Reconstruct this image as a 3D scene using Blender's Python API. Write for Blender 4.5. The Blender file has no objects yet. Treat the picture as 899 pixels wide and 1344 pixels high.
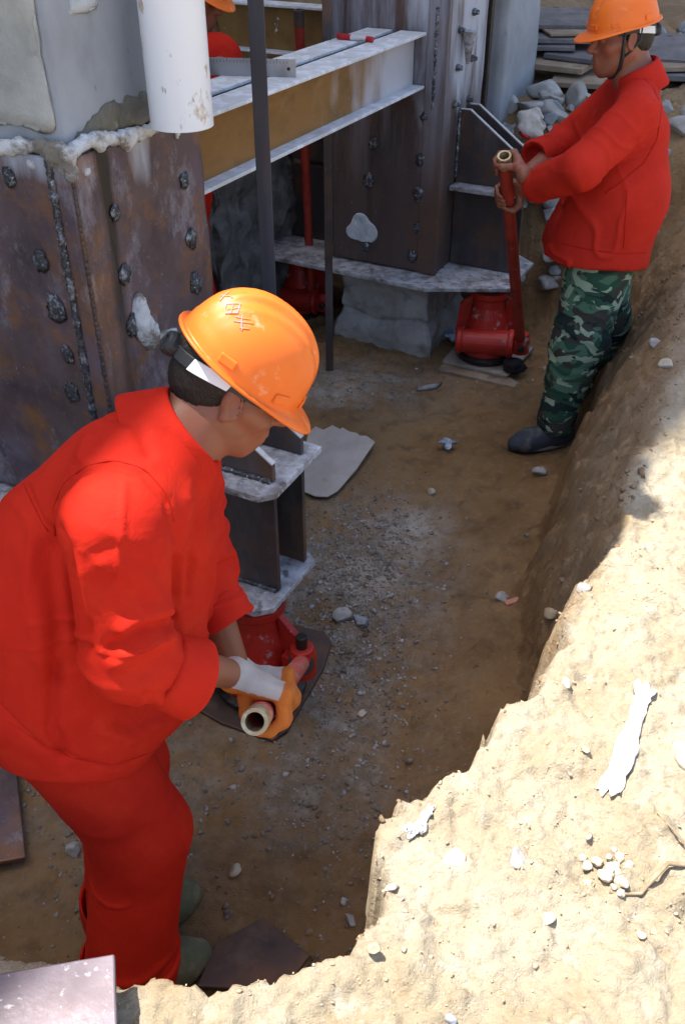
import bpy, bmesh, math, random
import numpy as np
from mathutils import Vector, Matrix
random.seed(7)
RNG = np.random.default_rng(11)
scn = bpy.context.scene
COL = scn.collection
rad = math.radians

# ------------------------------------------------------------------ camera, sky, sun, exposure
cam_d = bpy.data.cameras.new("camera"); cam = bpy.data.objects.new("camera", cam_d); COL.objects.link(cam)
cam.location = (0, 0, 2.16); cam.rotation_euler = (rad(90 - 35.4), 0, 0)
cam_d.sensor_fit = 'VERTICAL'; cam_d.angle = 2 * math.atan(672 / 1238.0)
cam_d.sensor_height = 24; cam_d.lens = 12 / (672 / 1238.0)
cam_d.clip_start = 0.05; cam_d.clip_end = 600
scn.camera = cam

SUN_EL = 70.0
SUN_DIR = np.array([-0.95, 0.312])                 # horizontal direction towards the sun
w = bpy.data.worlds.new("World"); scn.world = w; w.use_nodes = True
nt = w.node_tree; nt.nodes.clear()
out = nt.nodes.new('ShaderNodeOutputWorld'); bg = nt.nodes.new('ShaderNodeBackground'); sky = nt.nodes.new('ShaderNodeTexSky')
sky.sky_type = 'NISHITA'; sky.sun_disc = False
sky.sun_elevation = rad(SUN_EL); sky.sun_rotation = math.atan2(SUN_DIR[0], SUN_DIR[1])
sky.air_density = 1.0; sky.dust_density = 2.5; sky.ozone_density = 1.0
bg.inputs['Strength'].default_value = 0.15
nt.links.new(sky.outputs[0], bg.inputs[0]); nt.links.new(bg.outputs[0], out.inputs[0])

sun_d = bpy.data.lights.new("sun", 'SUN'); sun = bpy.data.objects.new("sun", sun_d); COL.objects.link(sun)
sun_d.energy = 5.0; sun_d.angle = rad(0.5); sun_d.color = (1.0, 0.95, 0.87)
ce = math.cos(rad(SUN_EL)); sd = Vector((SUN_DIR[0] * ce, SUN_DIR[1] * ce, math.sin(rad(SUN_EL)))).normalized()
sun.rotation_euler = sd.to_track_quat('Z', 'Y').to_euler(); sun.location = (-6, 5, 12)

vs = scn.view_settings
vs.view_transform = 'Standard'; vs.look = 'None'; vs.gamma = 1.0; vs.exposure = 1.2; vs.use_curve_mapping = False
scn.render.engine = 'CYCLES'
scn.cycles.use_denoising = True
scn.cycles.max_bounces = 8; scn.cycles.diffuse_bounces = 5
scn.render.film_transparent = False

# ------------------------------------------------------------------ structural axes
UX, UY = 0.454, 0.891            # along the row of columns
VX, VY = 0.891, -0.454           # across it, towards the trench
def S(u, v, z=0.0): return np.array([u * UX + v * VX, u * UY + v * VY, z])
AU = np.array([UX, UY, 0.0]); AV = np.array([VX, VY, 0.0]); AZ = np.array([0, 0, 1.0])
def arr(*a): return np.array(a, dtype=float)
def nrm(a): a = np.asarray(a, float); return a / np.linalg.norm(a)

# ------------------------------------------------------------------ noise (numpy)
def _h(ix, iy, iz, seed):
    n = (ix * 374761393 + iy * 668265263 + iz * 2147483647 + seed * 1274126177) & 0xffffffff
    n = ((n ^ (n >> 13)) * 1274126177) & 0xffffffff
    n = ((n ^ (n >> 16)) * 2246822519) & 0xffffffff
    return ((n ^ (n >> 15)) & 0xffffff) / float(0xffffff)
def vnoise(p, seed=0):
    i = np.floor(p).astype(np.int64); f = p - i; f = f * f * f * (f * (f * 6 - 15) + 10)
    x, y, z = i[:, 0], i[:, 1], i[:, 2]; fx, fy, fz = f[:, 0], f[:, 1], f[:, 2]
    def g(a, b, c): return _h(x + a, y + b, z + c, seed)
    x00 = g(0, 0, 0) * (1 - fx) + g(1, 0, 0) * fx; x10 = g(0, 1, 0) * (1 - fx) + g(1, 1, 0) * fx
    x01 = g(0, 0, 1) * (1 - fx) + g(1, 0, 1) * fx; x11 = g(0, 1, 1) * (1 - fx) + g(1, 1, 1) * fx
    return ((x00 * (1 - fy) + x10 * fy) * (1 - fz) + (x01 * (1 - fy) + x11 * fy) * fz) * 2 - 1
def fbm(p, o=4, seed=0, g=0.5):
    a, s, t = 1.0, np.zeros(len(p)), 0.0
    q = p.copy()
    for k in range(o):
        s += a * vnoise(q, seed + k * 17); t += a; a *= g; q = q * 2.03 + 3.7
    return s / t
def sstep(a, b, x):
    t = np.clip((x - a) / (b - a), 0, 1); return t * t * (3 - 2 * t)

# ------------------------------------------------------------------ objects
ORIG = {}
def _finish(o, name, label, cat, group, kind):
    if label: o['label'] = label
    if cat: o['category'] = cat
    if group: o['group'] = group
    if kind: o['kind'] = kind
def thing(name, label, cat, loc=(0, 0, 0), group=None):
    o = bpy.data.objects.new(name, None); COL.objects.link(o)
    o.empty_display_size = 0.1; o.location = [float(c) for c in loc]; ORIG[o] = arr(*loc)
    _finish(o, name, label, cat, group, None); return o
def mobj(name, V, F, mat, parent=None, smooth=False, bevel=0, label=None, cat=None, group=None, kind=None, origin=None, bseg=2, mids=None):
    V = np.asarray(V, float)
    org = ORIG[parent] if parent is not None else (arr(*origin) if origin is not None else (np.append(V[:, :2].mean(0), V[:, 2].min()) if kind is None else arr(0, 0, 0)))
    me = bpy.data.meshes.new(name)
    W = V - org
    if isinstance(F, np.ndarray):
        n = len(F); k = F.shape[1]
        me.vertices.add(len(W)); me.vertices.foreach_set('co', W.astype(np.float32).ravel())
        me.loops.add(n * k); me.loops.foreach_set('vertex_index', F.astype(np.int32).ravel())
        me.polygons.add(n); me.polygons.foreach_set('loop_start', np.arange(0, n * k, k, dtype=np.int32))
        me.polygons.foreach_set('loop_total', np.full(n, k, dtype=np.int32))
        me.update(calc_edges=True); me.validate()
    else:
        me.from_pydata(W.tolist(), [], [list(f) for f in F]); me.update()
    for m in (mat if isinstance(mat, (list, tuple)) else [mat]): me.materials.append(m)
    if mids is not None: me.polygons.foreach_set('material_index', np.asarray(mids, dtype=np.int32))
    if smooth: me.polygons.foreach_set('use_smooth', np.ones(len(me.polygons), dtype=bool))
    o = bpy.data.objects.new(name, me); COL.objects.link(o)
    if parent is not None: o.parent = parent
    else: o.location = org.tolist()
    ORIG[o] = org
    if bevel:
        b = o.modifiers.new('bevel', 'BEVEL'); b.width = bevel; b.segments = bseg; b.limit_method = 'ANGLE'; b.angle_limit = rad(35)
    _finish(o, name, label, cat, group, kind)
    return o
class MB:
    def __init__(s): s.V = []; s.F = []
    def add(s, V, F):
        b = len(s.V); s.V += [list(map(float, v)) for v in V]; s.F += [[b + i for i in f] for f in F]
    def box(s, c, ax, ay, az, hx, hy, hz):
        c = np.asarray(c, float); ax, ay, az = nrm(ax) * hx, nrm(ay) * hy, nrm(az) * hz
        V = [c + i * ax + j * ay + k * az for k in (-1, 1) for j in (-1, 1) for i in (-1, 1)]
        F = [(0, 2, 3, 1), (4, 5, 7, 6), (0, 1, 5, 4), (2, 6, 7, 3), (0, 4, 6, 2), (1, 3, 7, 5)]
        if np.dot(np.cross(ax, ay), az) < 0: F = [f[::-1] for f in F]
        s.add(V, F); return s
    def ubox(s, u0, u1, v0, v1, z0, z1):
        return s.box(S((u0 + u1) / 2, (v0 + v1) / 2, (z0 + z1) / 2), AU, AV, AZ, (u1 - u0) / 2, (v1 - v0) / 2, (z1 - z0) / 2)
    def prism(s, P, t):
        P = [np.asarray(p, float) for p in P]; t = np.asarray(t, float); n = len(P)
        nn = sum((np.cross(P[i] - P[0], P[(i + 1) % n] - P[0]) for i in range(n)), np.zeros(3))
        if np.dot(nn, t) < 0: P = P[::-1]
        s.add(P + [p + t for p in P], [list(range(n))[::-1], list(range(n, 2 * n))] + [[i, (i + 1) % n, n + (i + 1) % n, n + i] for i in range(n)]); return s
    def tube(s, pts, r, n=12, caps=True, jit=0):
        pts = [np.asarray(p, float) for p in pts]; rr = r if hasattr(r, '__len__') else [r] * len(pts)
        up = None; V = []; 
        for i, p in enumerate(pts):
            d = nrm(pts[min(i + 1, len(pts) - 1)] - pts[max(i - 1, 0)])
            if up is None: up = np.cross(d, [0.31, 0.2, 0.93]); up = nrm(up if np.linalg.norm(up) > 1e-3 else np.cross(d, [1, 0, 0]))
            up = nrm(up - d * np.dot(up, d)); si = np.cross(d, up)
            for k in range(n):
                a = 2 * math.pi * k / n; q = rr[i] * (1 + (random.uniform(-jit, jit) if jit else 0))
                V.append(p + q * (math.cos(a) * up + math.sin(a) * si))
        F = [[i * n + k, i * n + (k + 1) % n, (i + 1) * n + (k + 1) % n, (i + 1) * n + k] for i in range(len(pts) - 1) for k in range(n)]
        if caps: F += [list(range(n))[::-1], [(len(pts) - 1) * n + k for k in range(n)]]
        s.add(V, F); return s
    def pipe(s, a, b, ro, ri, n=24, deep=None):
        a, b = np.asarray(a, float), np.asarray(b, float); d = nrm(b - a)
        up = nrm(np.cross(d, [0.31, 0.2, 0.93])); si = np.cross(d, up); V = []
        prof = [(a, ri), (a, ro), (b, ro), (b, ri)]
        for c, r in prof:
            for k in range(n):
                t = 2 * math.pi * k / n; V.append(c + r * (math.cos(t) * up + math.sin(t) * si))
        s.add(V, [[i * n + k, i * n + (k + 1) % n, ((i + 1) % 4) * n + (k + 1) % n, ((i + 1) % 4) * n + k] for i in range(4) for k in range(n)]); return s
    def lathe(s, prof, c, ax=AZ, n=28):
        c = np.asarray(c, float); d = nrm(ax); up = nrm(np.cross(d, [0.31, 0.94, 0.13])); si = np.cross(d, up); V = []
        for r, z in prof:
            for k in range(n):
                t = 2 * math.pi * k / n; V.append(c + d * z + max(r, 1e-4) * (math.cos(t) * up + math.sin(t) * si))
        m = len(prof)
        F = [[i * n + k, i * n + (k + 1) % n, (i + 1) * n + (k + 1) % n, (i + 1) * n + k] for i in range(m - 1) for k in range(n)]
        F += [list(range(n))[::-1], [(m - 1) * n + k for k in range(n)]]
        s.add(V, F); return s
    def obj(s, name, mat, parent=None, **k): return mobj(name, s.V, s.F, mat, parent, **k)

def vnormals(V, F):
    n = np.zeros_like(V); a = V[F[:, 0]]; fn = np.cross(V[F[:, 2]] - a, V[F[:, 3 if F.shape[1] > 3 else 2]] - V[F[:, 1]]) if F.shape[1] > 3 else np.cross(V[F[:, 1]] - a, V[F[:, 2]] - a)
    for k in range(F.shape[1]): np.add.at(n, F[:, k], fn)
    return n / (np.linalg.norm(n, axis=1, keepdims=True) + 1e-12)

# ------------------------------------------------------------------ signed distance modelling (surface nets)
def cap(a, b, ra, rb, k=0.02, op='u'):
    a, b = arr(*a), arr(*b); ba = b - a; bb = max(ba @ ba, 1e-12)
    def f(p):
        q = p - a; t = np.clip(q @ ba / bb, 0, 1)
        return np.linalg.norm(q - t[:, None] * ba, axis=1) - (ra + (rb - ra) * t)
    lo = np.minimum(a - ra, b - rb); hi = np.maximum(a + ra, b + rb)
    return (f, k, op, lo, hi)
def ell(c, r, R=None, k=0.02, op='u'):
    c, r = arr(*c), arr(*r); R = np.eye(3) if R is None else R      # columns of R = local axes
    def f(p):
        q = (p - c) @ R; k0 = np.linalg.norm(q / r, axis=1); k1 = np.linalg.norm(q / (r * r), axis=1)
        return k0 * (k0 - 1.0) / np.maximum(k1, 1e-9)
    m = r.max(); return (f, k, op, c - m, c + m)
def rbox(c, h, R, rr, k=0.02, op='u'):
    c, h = arr(*c), arr(*h)
    def f(p):
        q = np.abs((p - c) @ R) - (h - rr)
        return np.linalg.norm(np.maximum(q, 0), axis=1) + np.minimum(q.max(1), 0) - rr
    m = np.linalg.norm(h); return (f, k, op, c - m, c + m)
def cut(pt, n, k=0.004):
    pt, n = arr(*pt), nrm(n)
    return (lambda p: (p - pt) @ n, k, 'i', None, None)
def sdf_eval(P, prims):
    d = None
    for f, k, op, _, _ in prims:
        e = f(P)
        if op == 'u':
            if d is None: d = e; continue
            h = np.maximum(k - np.abs(d - e), 0) / k; d = np.minimum(d, e) - h * h * k * 0.25
        elif d is None: continue
        else:
            e = -e if op == 's' else e
            h = np.maximum(k - np.abs(d - e), 0) / k; d = np.maximum(d, e) + h * h * k * 0.25
    return d if d is not None else np.full(len(P), 9.0)
def sdf_mesh(prims, h, B=12):
    us = [p for p in prims if p[2] == 'u']
    lo = np.min([p[3] for p in us], 0) - 3 * h; hi = np.max([p[4] for p in us], 0) + 3 * h
    nb = np.ceil((hi - lo) / (h * B)).astype(int)
    gi = np.stack(np.meshgrid(*[np.arange(n) for n in nb], indexing='ij'), -1).reshape(-1, 3)
    cen = lo + (gi + 0.5) * h * B; R = h * B * 0.867
    vals = [p[0](cen) for p in prims]
    d = sdf_eval(cen, prims); act = np.where(np.abs(d) < R * 1.25 + 0.012)[0]
    NX, NY, NZ = nb * B + 2
    loc = np.stack(np.meshgrid(*[np.arange(B + 1)] * 3, indexing='ij'), -1)
    E = [(a, b) for a in range(8) for b in range(8) if a < b and bin(a ^ b).count('1') == 1]
    ids, pos, quads = [], [], []
    def gid(c): return c[..., 0] + NX * (c[..., 1] + NY * c[..., 2].astype(np.int64))
    for bi in act:
        use = []
        for p, vv in zip(prims, vals):
            dv = vv[bi]
            if p[2] == 'i':
                if dv + R < -p[1]: continue
            elif dv - R * 1.05 > p[1] * 1.7 + 0.012: continue
            use.append(p)
        if not use or use[0][2] != 'u' and not any(q[2] == 'u' for q in use): continue
        base = gi[bi] * B; G = base + loc
        v = sdf_eval((lo + G * h).reshape(-1, 3), use).reshape(B + 1, B + 1, B + 1)
        sg = v < 0
        if sg.all() or not sg.any(): continue
        cs = np.zeros((B, B, B), int)
        for c in range(8):
            x, y, z = c & 1, c >> 1 & 1, c >> 2 & 1; cs += sg[x:x + B, y:y + B, z:z + B]
        I = np.argwhere((cs > 0) & (cs < 8))
        cv = np.stack([v[I[:, 0] + (c & 1), I[:, 1] + (c >> 1 & 1), I[:, 2] + (c >> 2 & 1)] for c in range(8)], 1)
        acc = np.zeros((len(I), 3)); cnt = np.zeros(len(I))
        for a, b in E:
            va, vb = cv[:, a], cv[:, b]; m = (va < 0) != (vb < 0)
            t = np.where(m, va / np.where(m, va - vb, 1), 0)
            pa = arr(a & 1, a >> 1 & 1, a >> 2 & 1); pb = arr(b & 1, b >> 1 & 1, b >> 2 & 1)
            acc += np.where(m[:, None], pa + t[:, None] * (pb - pa), 0); cnt += m
        pos.append(lo + (base + I + acc / cnt[:, None]) * h); ids.append(gid(base + I + 1))
        for ax in range(3):
            o1, o2 = np.eye(3, dtype=int)[(ax + 1) % 3], np.eye(3, dtype=int)[(ax + 2) % 3]
            sl = [slice(0, B)] * 3; sh = list(sl); sh[ax] = slice(1, B + 1)
            a_, b_ = sg[tuple(sl)], sg[tuple(sh)]
            J = np.argwhere(a_ != b_)
            if not len(J): continue
            fl = a_[J[:, 0], J[:, 1], J[:, 2]]; g = base + J + 1
            q = np.stack([gid(g), gid(g - o1), gid(g - o1 - o2), gid(g - o2)], 1)
            q[fl] = q[fl][:, ::-1]; quads.append(q[:, ::-1])
    ids = np.concatenate(ids); pos = np.concatenate(pos); quads = np.concatenate(quads)
    o = np.argsort(ids); ids, pos = ids[o], pos[o]
    k = np.searchsorted(ids, quads); k = np.clip(k, 0, len(ids) - 1)
    ok = (ids[k] == quads).all(1); Fq = k[ok]
    c = pos[Fq].mean(1)[::97]; n = vnormals(pos, Fq)[Fq[::97, 0]]
    if (sdf_eval(c + n * h, prims) < sdf_eval(c - n * h, prims)).mean() > .5: Fq = Fq[:, ::-1]
    return pos, Fq
def relax(V, F, n=1, lam=0.5):
    for _ in range(n):
        a = np.zeros_like(V); c = np.zeros(len(V))
        for i in range(4):
            np.add.at(a, F[:, i], V[F[:, (i + 1) % 4]] + V[F[:, i - 1]]); np.add.at(c, F[:, i], 2)
        V = V + lam * (a / np.maximum(c, 1)[:, None] - V)
    return V

# ------------------------------------------------------------------ materials
def pm(name, base, layers=(), rough=0.7, rvar=0.0, metal=0.0, bumps=(), spec=0.4, coat=0.0, sheen=0.0, sub=0.0, coatr=0.15):
    m = bpy.data.materials.new(name); m.use_nodes = True; t = m.node_tree; N = t.nodes; L = t.links
    b = N['Principled BSDF']; tc = N.new('ShaderNodeTexCoord')
    def vec(st, ofs=0.0):
        mp = N.new('ShaderNodeMapping'); mp.inputs['Scale'].default_value = st; mp.inputs['Location'].default_value = (ofs, ofs * 1.7, ofs * 0.6)
        L.new(tc.outputs['Object'], mp.inputs[0]); return mp.outputs[0]
    def tex(d, i):
        v = vec(d.get('st', (1, 1, 1)), d.get('of', i * 3.1))
        kind = d.get('kind', 'noise')
        if kind == 'noise':
            n = N.new('ShaderNodeTexNoise'); n.inputs['Scale'].default_value = d['s']; n.inputs['Detail'].default_value = d.get('d', 5)
            n.inputs['Roughness'].default_value = d.get('r', 0.6); n.inputs['Distortion'].default_value = d.get('ds', 0); L.new(v, n.inputs['Vector']); return n.outputs[0]
        if kind == 'voro':
            n = N.new('ShaderNodeTexVoronoi'); n.inputs['Scale'].default_value = d['s']; n.feature = d.get('feat', 'F1')
            if 'warp' in d:
                nz = N.new('ShaderNodeTexNoise'); nz.inputs['Scale'].default_value = d['s'] * 1.7; nz.inputs['Detail'].default_value = 3; L.new(v, nz.inputs['Vector'])
                mx = N.new('ShaderNodeMixRGB'); mx.blend_type = 'ADD'; mx.inputs[0].default_value = d['warp']; L.new(v, mx.inputs[1]); L.new(nz.outputs[1], mx.inputs[2]); v = mx.outputs[0]
            L.new(v, n.inputs['Vector']); return n.outputs['Distance']
        if kind == 'grad':      # along one object axis
            sx = N.new('ShaderNodeSeparateXYZ'); L.new(tc.outputs['Object'], sx.inputs[0]); 
            ad = N.new('ShaderNodeMath'); ad.operation = 'MULTIPLY_ADD'; nz = N.new('ShaderNodeTexNoise'); nz.inputs['Scale'].default_value = d.get('s', 8); nz.inputs['Detail'].default_value = 5; L.new(v, nz.inputs['Vector'])
            L.new(nz.outputs[0], ad.inputs[0]); ad.inputs[1].default_value = d.get('amp', 0.2); L.new(sx.outputs[d['ax']], ad.inputs[2]); return ad.outputs[0]
        if kind == 'wave':
            n = N.new('ShaderNodeTexWave'); n.inputs['Scale'].default_value = d['s']; n.inputs['Distortion'].default_value = d.get('ds', 2); n.inputs['Detail'].default_value = 3; L.new(v, n.inputs['Vector']); return n.outputs['Fac']
    col = None
    for i, d in enumerate(layers):
        f = tex(d, i); mr = N.new('ShaderNodeMapRange'); mr.inputs[1].default_value = d['lo']; mr.inputs[2].default_value = d['hi']
        mr.inputs[3].default_value = 0; mr.inputs[4].default_value = d.get('f', 1.0); L.new(f, mr.inputs[0]); fac = mr.outputs[0]
        if 'with' in d:
            g = tex(d['with'], i + 7); m2 = N.new('ShaderNodeMapRange'); m2.inputs[1].default_value = d['with']['lo']; m2.inputs[2].default_value = d['with']['hi']; L.new(g, m2.inputs[0])
            mu = N.new('ShaderNodeMath'); mu.operation = 'MULTIPLY'; L.new(fac, mu.inputs[0]); L.new(m2.outputs[0], mu.inputs[1]); fac = mu.outputs[0]
        mx = N.new('ShaderNodeMixRGB'); L.new(fac, mx.inputs[0])
        if col is None: mx.inputs[1].default_value = (*base, 1)
        else: L.new(col, mx.inputs[1])
        mx.inputs[2].default_value = (*d['c'], 1); col = mx.outputs[0]
    if col is None: b.inputs['Base Color'].default_value = (*base, 1)
    else: L.new(col, b.inputs['Base Color'])
    b.inputs['Metallic'].default_value = metal; b.inputs['Specular IOR Level'].default_value = spec
    b.inputs['Coat Weight'].default_value = coat; b.inputs['Coat Roughness'].default_value = coatr
    b.inputs['Sheen Weight'].default_value = sheen
    if sub: b.inputs['Subsurface Weight'].default_value = sub; b.inputs['Subsurface Radius'].default_value = (0.012, 0.004, 0.002); b.inputs['Subsurface Scale'].default_value = 0.6
    if rvar:
        f = tex(dict(s=14, d=6), 21); mr = N.new('ShaderNodeMapRange'); mr.inputs[1].default_value = 0.3; mr.inputs[2].default_value = 0.7
        mr.inputs[3].default_value = rough - rvar; mr.inputs[4].default_value = rough + rvar; L.new(f, mr.inputs[0]); L.new(mr.outputs[0], b.inputs['Roughness'])
    else: b.inputs['Roughness'].default_value = rough
    prev = None
    for i, d in enumerate(bumps):
        f = tex(d, i + 40); bp = N.new('ShaderNodeBump'); bp.inputs['Strength'].default_value = d.get('k', 0.4); bp.inputs['Distance'].default_value = d.get('dist', 0.004)
        L.new(f, bp.inputs['Height'])
        if prev is not None: L.new(prev, bp.inputs['Normal'])
        prev = bp.outputs[0]
    if prev is not None: L.new(prev, b.inputs['Normal'])
    return m

M = {}
M['millsteel'] = pm('mill_scale_steel', (0.125, 0.085, 0.082), [
    dict(c=(0.18, 0.135, 0.17), s=3.2, lo=0.45, hi=0.7, d=6),
    dict(c=(0.065, 0.048, 0.062), s=5.5, lo=0.5, hi=0.72, d=6),
    dict(c=(0.27, 0.125, 0.05), s=5.0, lo=0.50, hi=0.66, d=9, r=0.7, f=0.85),
    dict(c=(0.035, 0.027, 0.025), s=7, lo=0.58, hi=0.7, st=(1, 1, 0.12), d=6, f=0.7),
    dict(c=(0.40, 0.40, 0.45), s=7, lo=0.54, hi=0.72, st=(1, 1, 0.5), d=10, r=0.78, f=0.75),
    dict(c=(0.42, 0.40, 0.40), s=85, lo=0.66, hi=0.74, d=3, f=0.55)],
    rough=0.52, rvar=0.14, metal=0.25, bumps=[dict(s=60, k=0.25, dist=0.002, d=6), dict(s=9, k=0.12, dist=0.006)])
M['colsteel'] = pm('wiped_column_steel', (0.095, 0.066, 0.058), [
    dict(c=(0.17, 0.085, 0.045), s=3.4, lo=0.5, hi=0.72, d=8, st=(1, 1, 0.4), f=0.75),
    dict(c=(0.045, 0.038, 0.04), s=5, lo=0.5, hi=0.68, d=6, st=(1, 1, 0.25), f=0.8),
    dict(c=(0.40, 0.42, 0.50), s=6, lo=0.44, hi=0.66, st=(1, 1, 0.10), d=10, r=0.7, f=0.8, **{'with': dict(kind='grad', ax=2, s=3, amp=0.5, lo=1.05, hi=1.65)}),
    dict(c=(0.36, 0.36, 0.38), s=70, lo=0.68, hi=0.75, d=3, f=0.5)],
    rough=0.55, rvar=0.14, metal=0.2, bumps=[dict(s=60, k=0.25, dist=0.002, d=6)])
def heat_mat(src, name, streak=None):
    m = M[src].copy(); m.name = name; t = m.node_tree; N, L = t.nodes, t.links; b = N['Principled BSDF']; col = b.inputs['Base Color'].links[0].from_socket
    tc = N.new('ShaderNodeTexCoord')
    def lay(col, attr, c, lo, hi, ns, st=(1, 1, 1)):
        at = N.new('ShaderNodeAttribute'); at.attribute_name = attr; mp = N.new('ShaderNodeMapping'); mp.inputs['Scale'].default_value = st; L.new(tc.outputs['Object'], mp.inputs[0])
        nz = N.new('ShaderNodeTexNoise'); nz.inputs['Scale'].default_value = ns; nz.inputs['Detail'].default_value = 7; L.new(mp.outputs[0], nz.inputs['Vector'])
        mu = N.new('ShaderNodeMath'); mu.operation = 'MULTIPLY'; L.new(at.outputs['Fac'], mu.inputs[0]); L.new(nz.outputs[0], mu.inputs[1])
        mr = N.new('ShaderNodeMapRange'); mr.inputs[1].default_value = lo; mr.inputs[2].default_value = hi; mr.inputs[4].default_value = .95; L.new(mu.outputs[0], mr.inputs[0])
        mx = N.new('ShaderNodeMixRGB'); L.new(mr.outputs[0], mx.inputs[0]); L.new(col, mx.inputs[1]); mx.inputs[2].default_value = (*c, 1); return mx.outputs[0]
    col = lay(col, 'heat', (.23, .115, .045), .18, .42, 16); col = lay(col, 'heat', (.05, .045, .055), .42, .56, 22)
    col = lay(col, 'wet', (.035, .028, .02), .26, .46, 30, (1, 1, .06)); col = lay(col, 'chalk', (.46, .49, .56), .22, .46, 16, (1, 1, .22))
    L.new(col, b.inputs['Base Color']); return m
M['jacketsteel'] = heat_mat('millsteel', 'heat_tinted_jacket_steel'); M['jacketsteel2'] = heat_mat('colsteel', 'heat_tinted_wiped_steel')
def jacket_plate(parent, u0, u1, v0, v1, z0, z1, mat, spots, wet=None, chalk=None, seed=0):
    V, F = rough_block(u0, u1, v0, v1, z0, z1, .0125, .0022, 6, seed); o = mobj('jacket_plate', V, F, M[mat], parent, smooth=False)
    h = np.zeros(len(V))
    for p in spots:
        d = V - p; r = np.sqrt(d[:, 0] ** 2 + d[:, 1] ** 2 + (np.where(d[:, 2] < 0, d[:, 2] * .55, d[:, 2])) ** 2); h = np.maximum(h, np.exp(-(r / .055) ** 2))
    un, zz = V[:, 0] * UX + V[:, 1] * UY, V[:, 2]; vn = V[:, 0] * VX + V[:, 1] * VY
    for nm, dat in (('heat', h), ('wet', wet(un, vn, zz) if wet else 0 * h), ('chalk', chalk(un, vn, zz) if chalk else 0 * h)):
        a = o.data.attributes.new(nm, 'FLOAT', 'POINT'); a.data.foreach_set('value', np.asarray(dat, dtype=np.float32))
    return o
M['darksteel'] = pm('dark_rolled_steel', (0.060, 0.050, 0.050), [
    dict(c=(0.17, 0.085, 0.042), s=5, lo=0.46, hi=0.68, d=8, f=0.7),
    dict(c=(0.12, 0.12, 0.13), s=9, lo=0.5, hi=0.7, st=(1, 1, 0.3), d=7, f=0.6),
    dict(c=(0.3, 0.29, 0.28), s=90, lo=0.68, hi=0.76, d=3, f=0.4)],
    rough=0.5, rvar=0.12, metal=0.3, bumps=[dict(s=70, k=0.2, dist=0.002)])
M['dustplate'] = pm('dusty_plate', (0.25, 0.235, 0.23), [
    dict(c=(0.48, 0.48, 0.50), s=14, lo=0.42, hi=0.62, d=8, r=0.7),
    dict(c=(0.13, 0.085, 0.06), s=9, lo=0.52, hi=0.66, d=8, f=0.8), dict(c=(0.07, 0.055, 0.05), s=26, lo=0.56, hi=0.66, d=6, f=0.75),
    dict(c=(0.62, 0.62, 0.62), s=60, lo=0.6, hi=0.7, d=4, f=0.7)],
    rough=0.85, bumps=[dict(s=70, k=0.5, dist=0.004, d=6)])
M['cutedge'] = pm('bright_cut_edge', (0.55, 0.53, 0.5), [dict(c=(0.32, 0.28, 0.24), s=20, lo=0.5, hi=0.7)], rough=0.6, metal=0.3)
M['weld'] = pm('weld_slag', (0.07, 0.07, 0.075), [dict(c=(0.30, 0.31, 0.34), s=45, lo=0.5, hi=0.64, d=6), dict(c=(0.5, 0.5, 0.52), s=110, lo=0.6, hi=0.68, d=3)], rough=0.45, metal=0.5, bumps=[dict(s=90, k=0.9, dist=0.006)])
M['ochre'] = pm('ochre_painted_steel', (0.26, 0.125, 0.03), [
    dict(c=(0.17, 0.085, 0.022), s=6, lo=0.45, hi=0.7, d=6, st=(1, 1, 2)),
    dict(c=(0.34, 0.20, 0.07), s=9, lo=0.55, hi=0.75, d=8, f=0.7),
    dict(c=(0.12, 0.07, 0.04), s=4, lo=0.6, hi=0.75, d=8, f=0.7),
    dict(c=(0.6, 0.6, 0.58), s=30, lo=0.68, hi=0.74, d=5, f=0.6),
    dict(c=(0.55, 0.57, 0.62), kind='grad', ax=1, s=9, amp=0.9, lo=0.62, hi=1.05, f=0.85, st=(1, 1, 0.35))],
    rough=0.55, rvar=0.1, bumps=[dict(s=60, k=0.15, dist=0.002)])
M['ochre2'] = pm('ochre_steel_spattered', (0.24, 0.13, 0.035), [dict(c=(0.15, 0.075, 0.02), s=6, lo=0.45, hi=0.7, d=6), dict(c=(0.62, 0.6, 0.56), s=14, lo=0.68, hi=0.71, d=4, f=0.9), dict(c=(0.6, 0.55, 0.45), s=40, lo=0.68, hi=0.73, d=4, f=0.6)], rough=0.6)
M['flange'] = pm('flange_whitewashed', (0.62, 0.62, 0.62), [dict(c=(0.30, 0.28, 0.27), s=7, lo=0.55, hi=0.72, d=9, r=0.7, f=0.7), dict(c=(0.78, 0.79, 0.82), s=20, lo=0.48, hi=0.6, d=6), dict(c=(0.25, 0.2, 0.15), s=60, lo=0.66, hi=0.73, d=4, f=0.7)], rough=0.6, bumps=[dict(s=60, k=0.2, dist=0.002)])
M['concrete'] = pm('grey_concrete', (0.27, 0.285, 0.305), [
    dict(c=(0.35, 0.365, 0.39), s=3, lo=0.4, hi=0.65, d=7),
    dict(c=(0.19, 0.20, 0.21), s=7, lo=0.55, hi=0.75, d=8, st=(1, 1, 0.5), f=0.7),
    dict(c=(0.10, 0.10, 0.10), s=30, lo=0.67, hi=0.72, d=5, st=(1, 1, 0.3), f=0.6)],
    rough=0.9, bumps=[dict(s=18, k=0.25, dist=0.01, d=8), dict(s=120, k=0.3, dist=0.002)])
M['plaster'] = pm('rough_grey_plaster', (0.36, 0.36, 0.33), [dict(c=(0.47, 0.47, 0.43), s=6, lo=0.4, hi=0.65, d=8), dict(c=(0.30, 0.27, 0.21), s=4, lo=0.55, hi=0.75, d=7, f=0.7)], rough=0.95, bumps=[dict(s=60, k=0.55, dist=0.005, d=8), dict(s=12, k=0.25, dist=0.01)])
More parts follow.
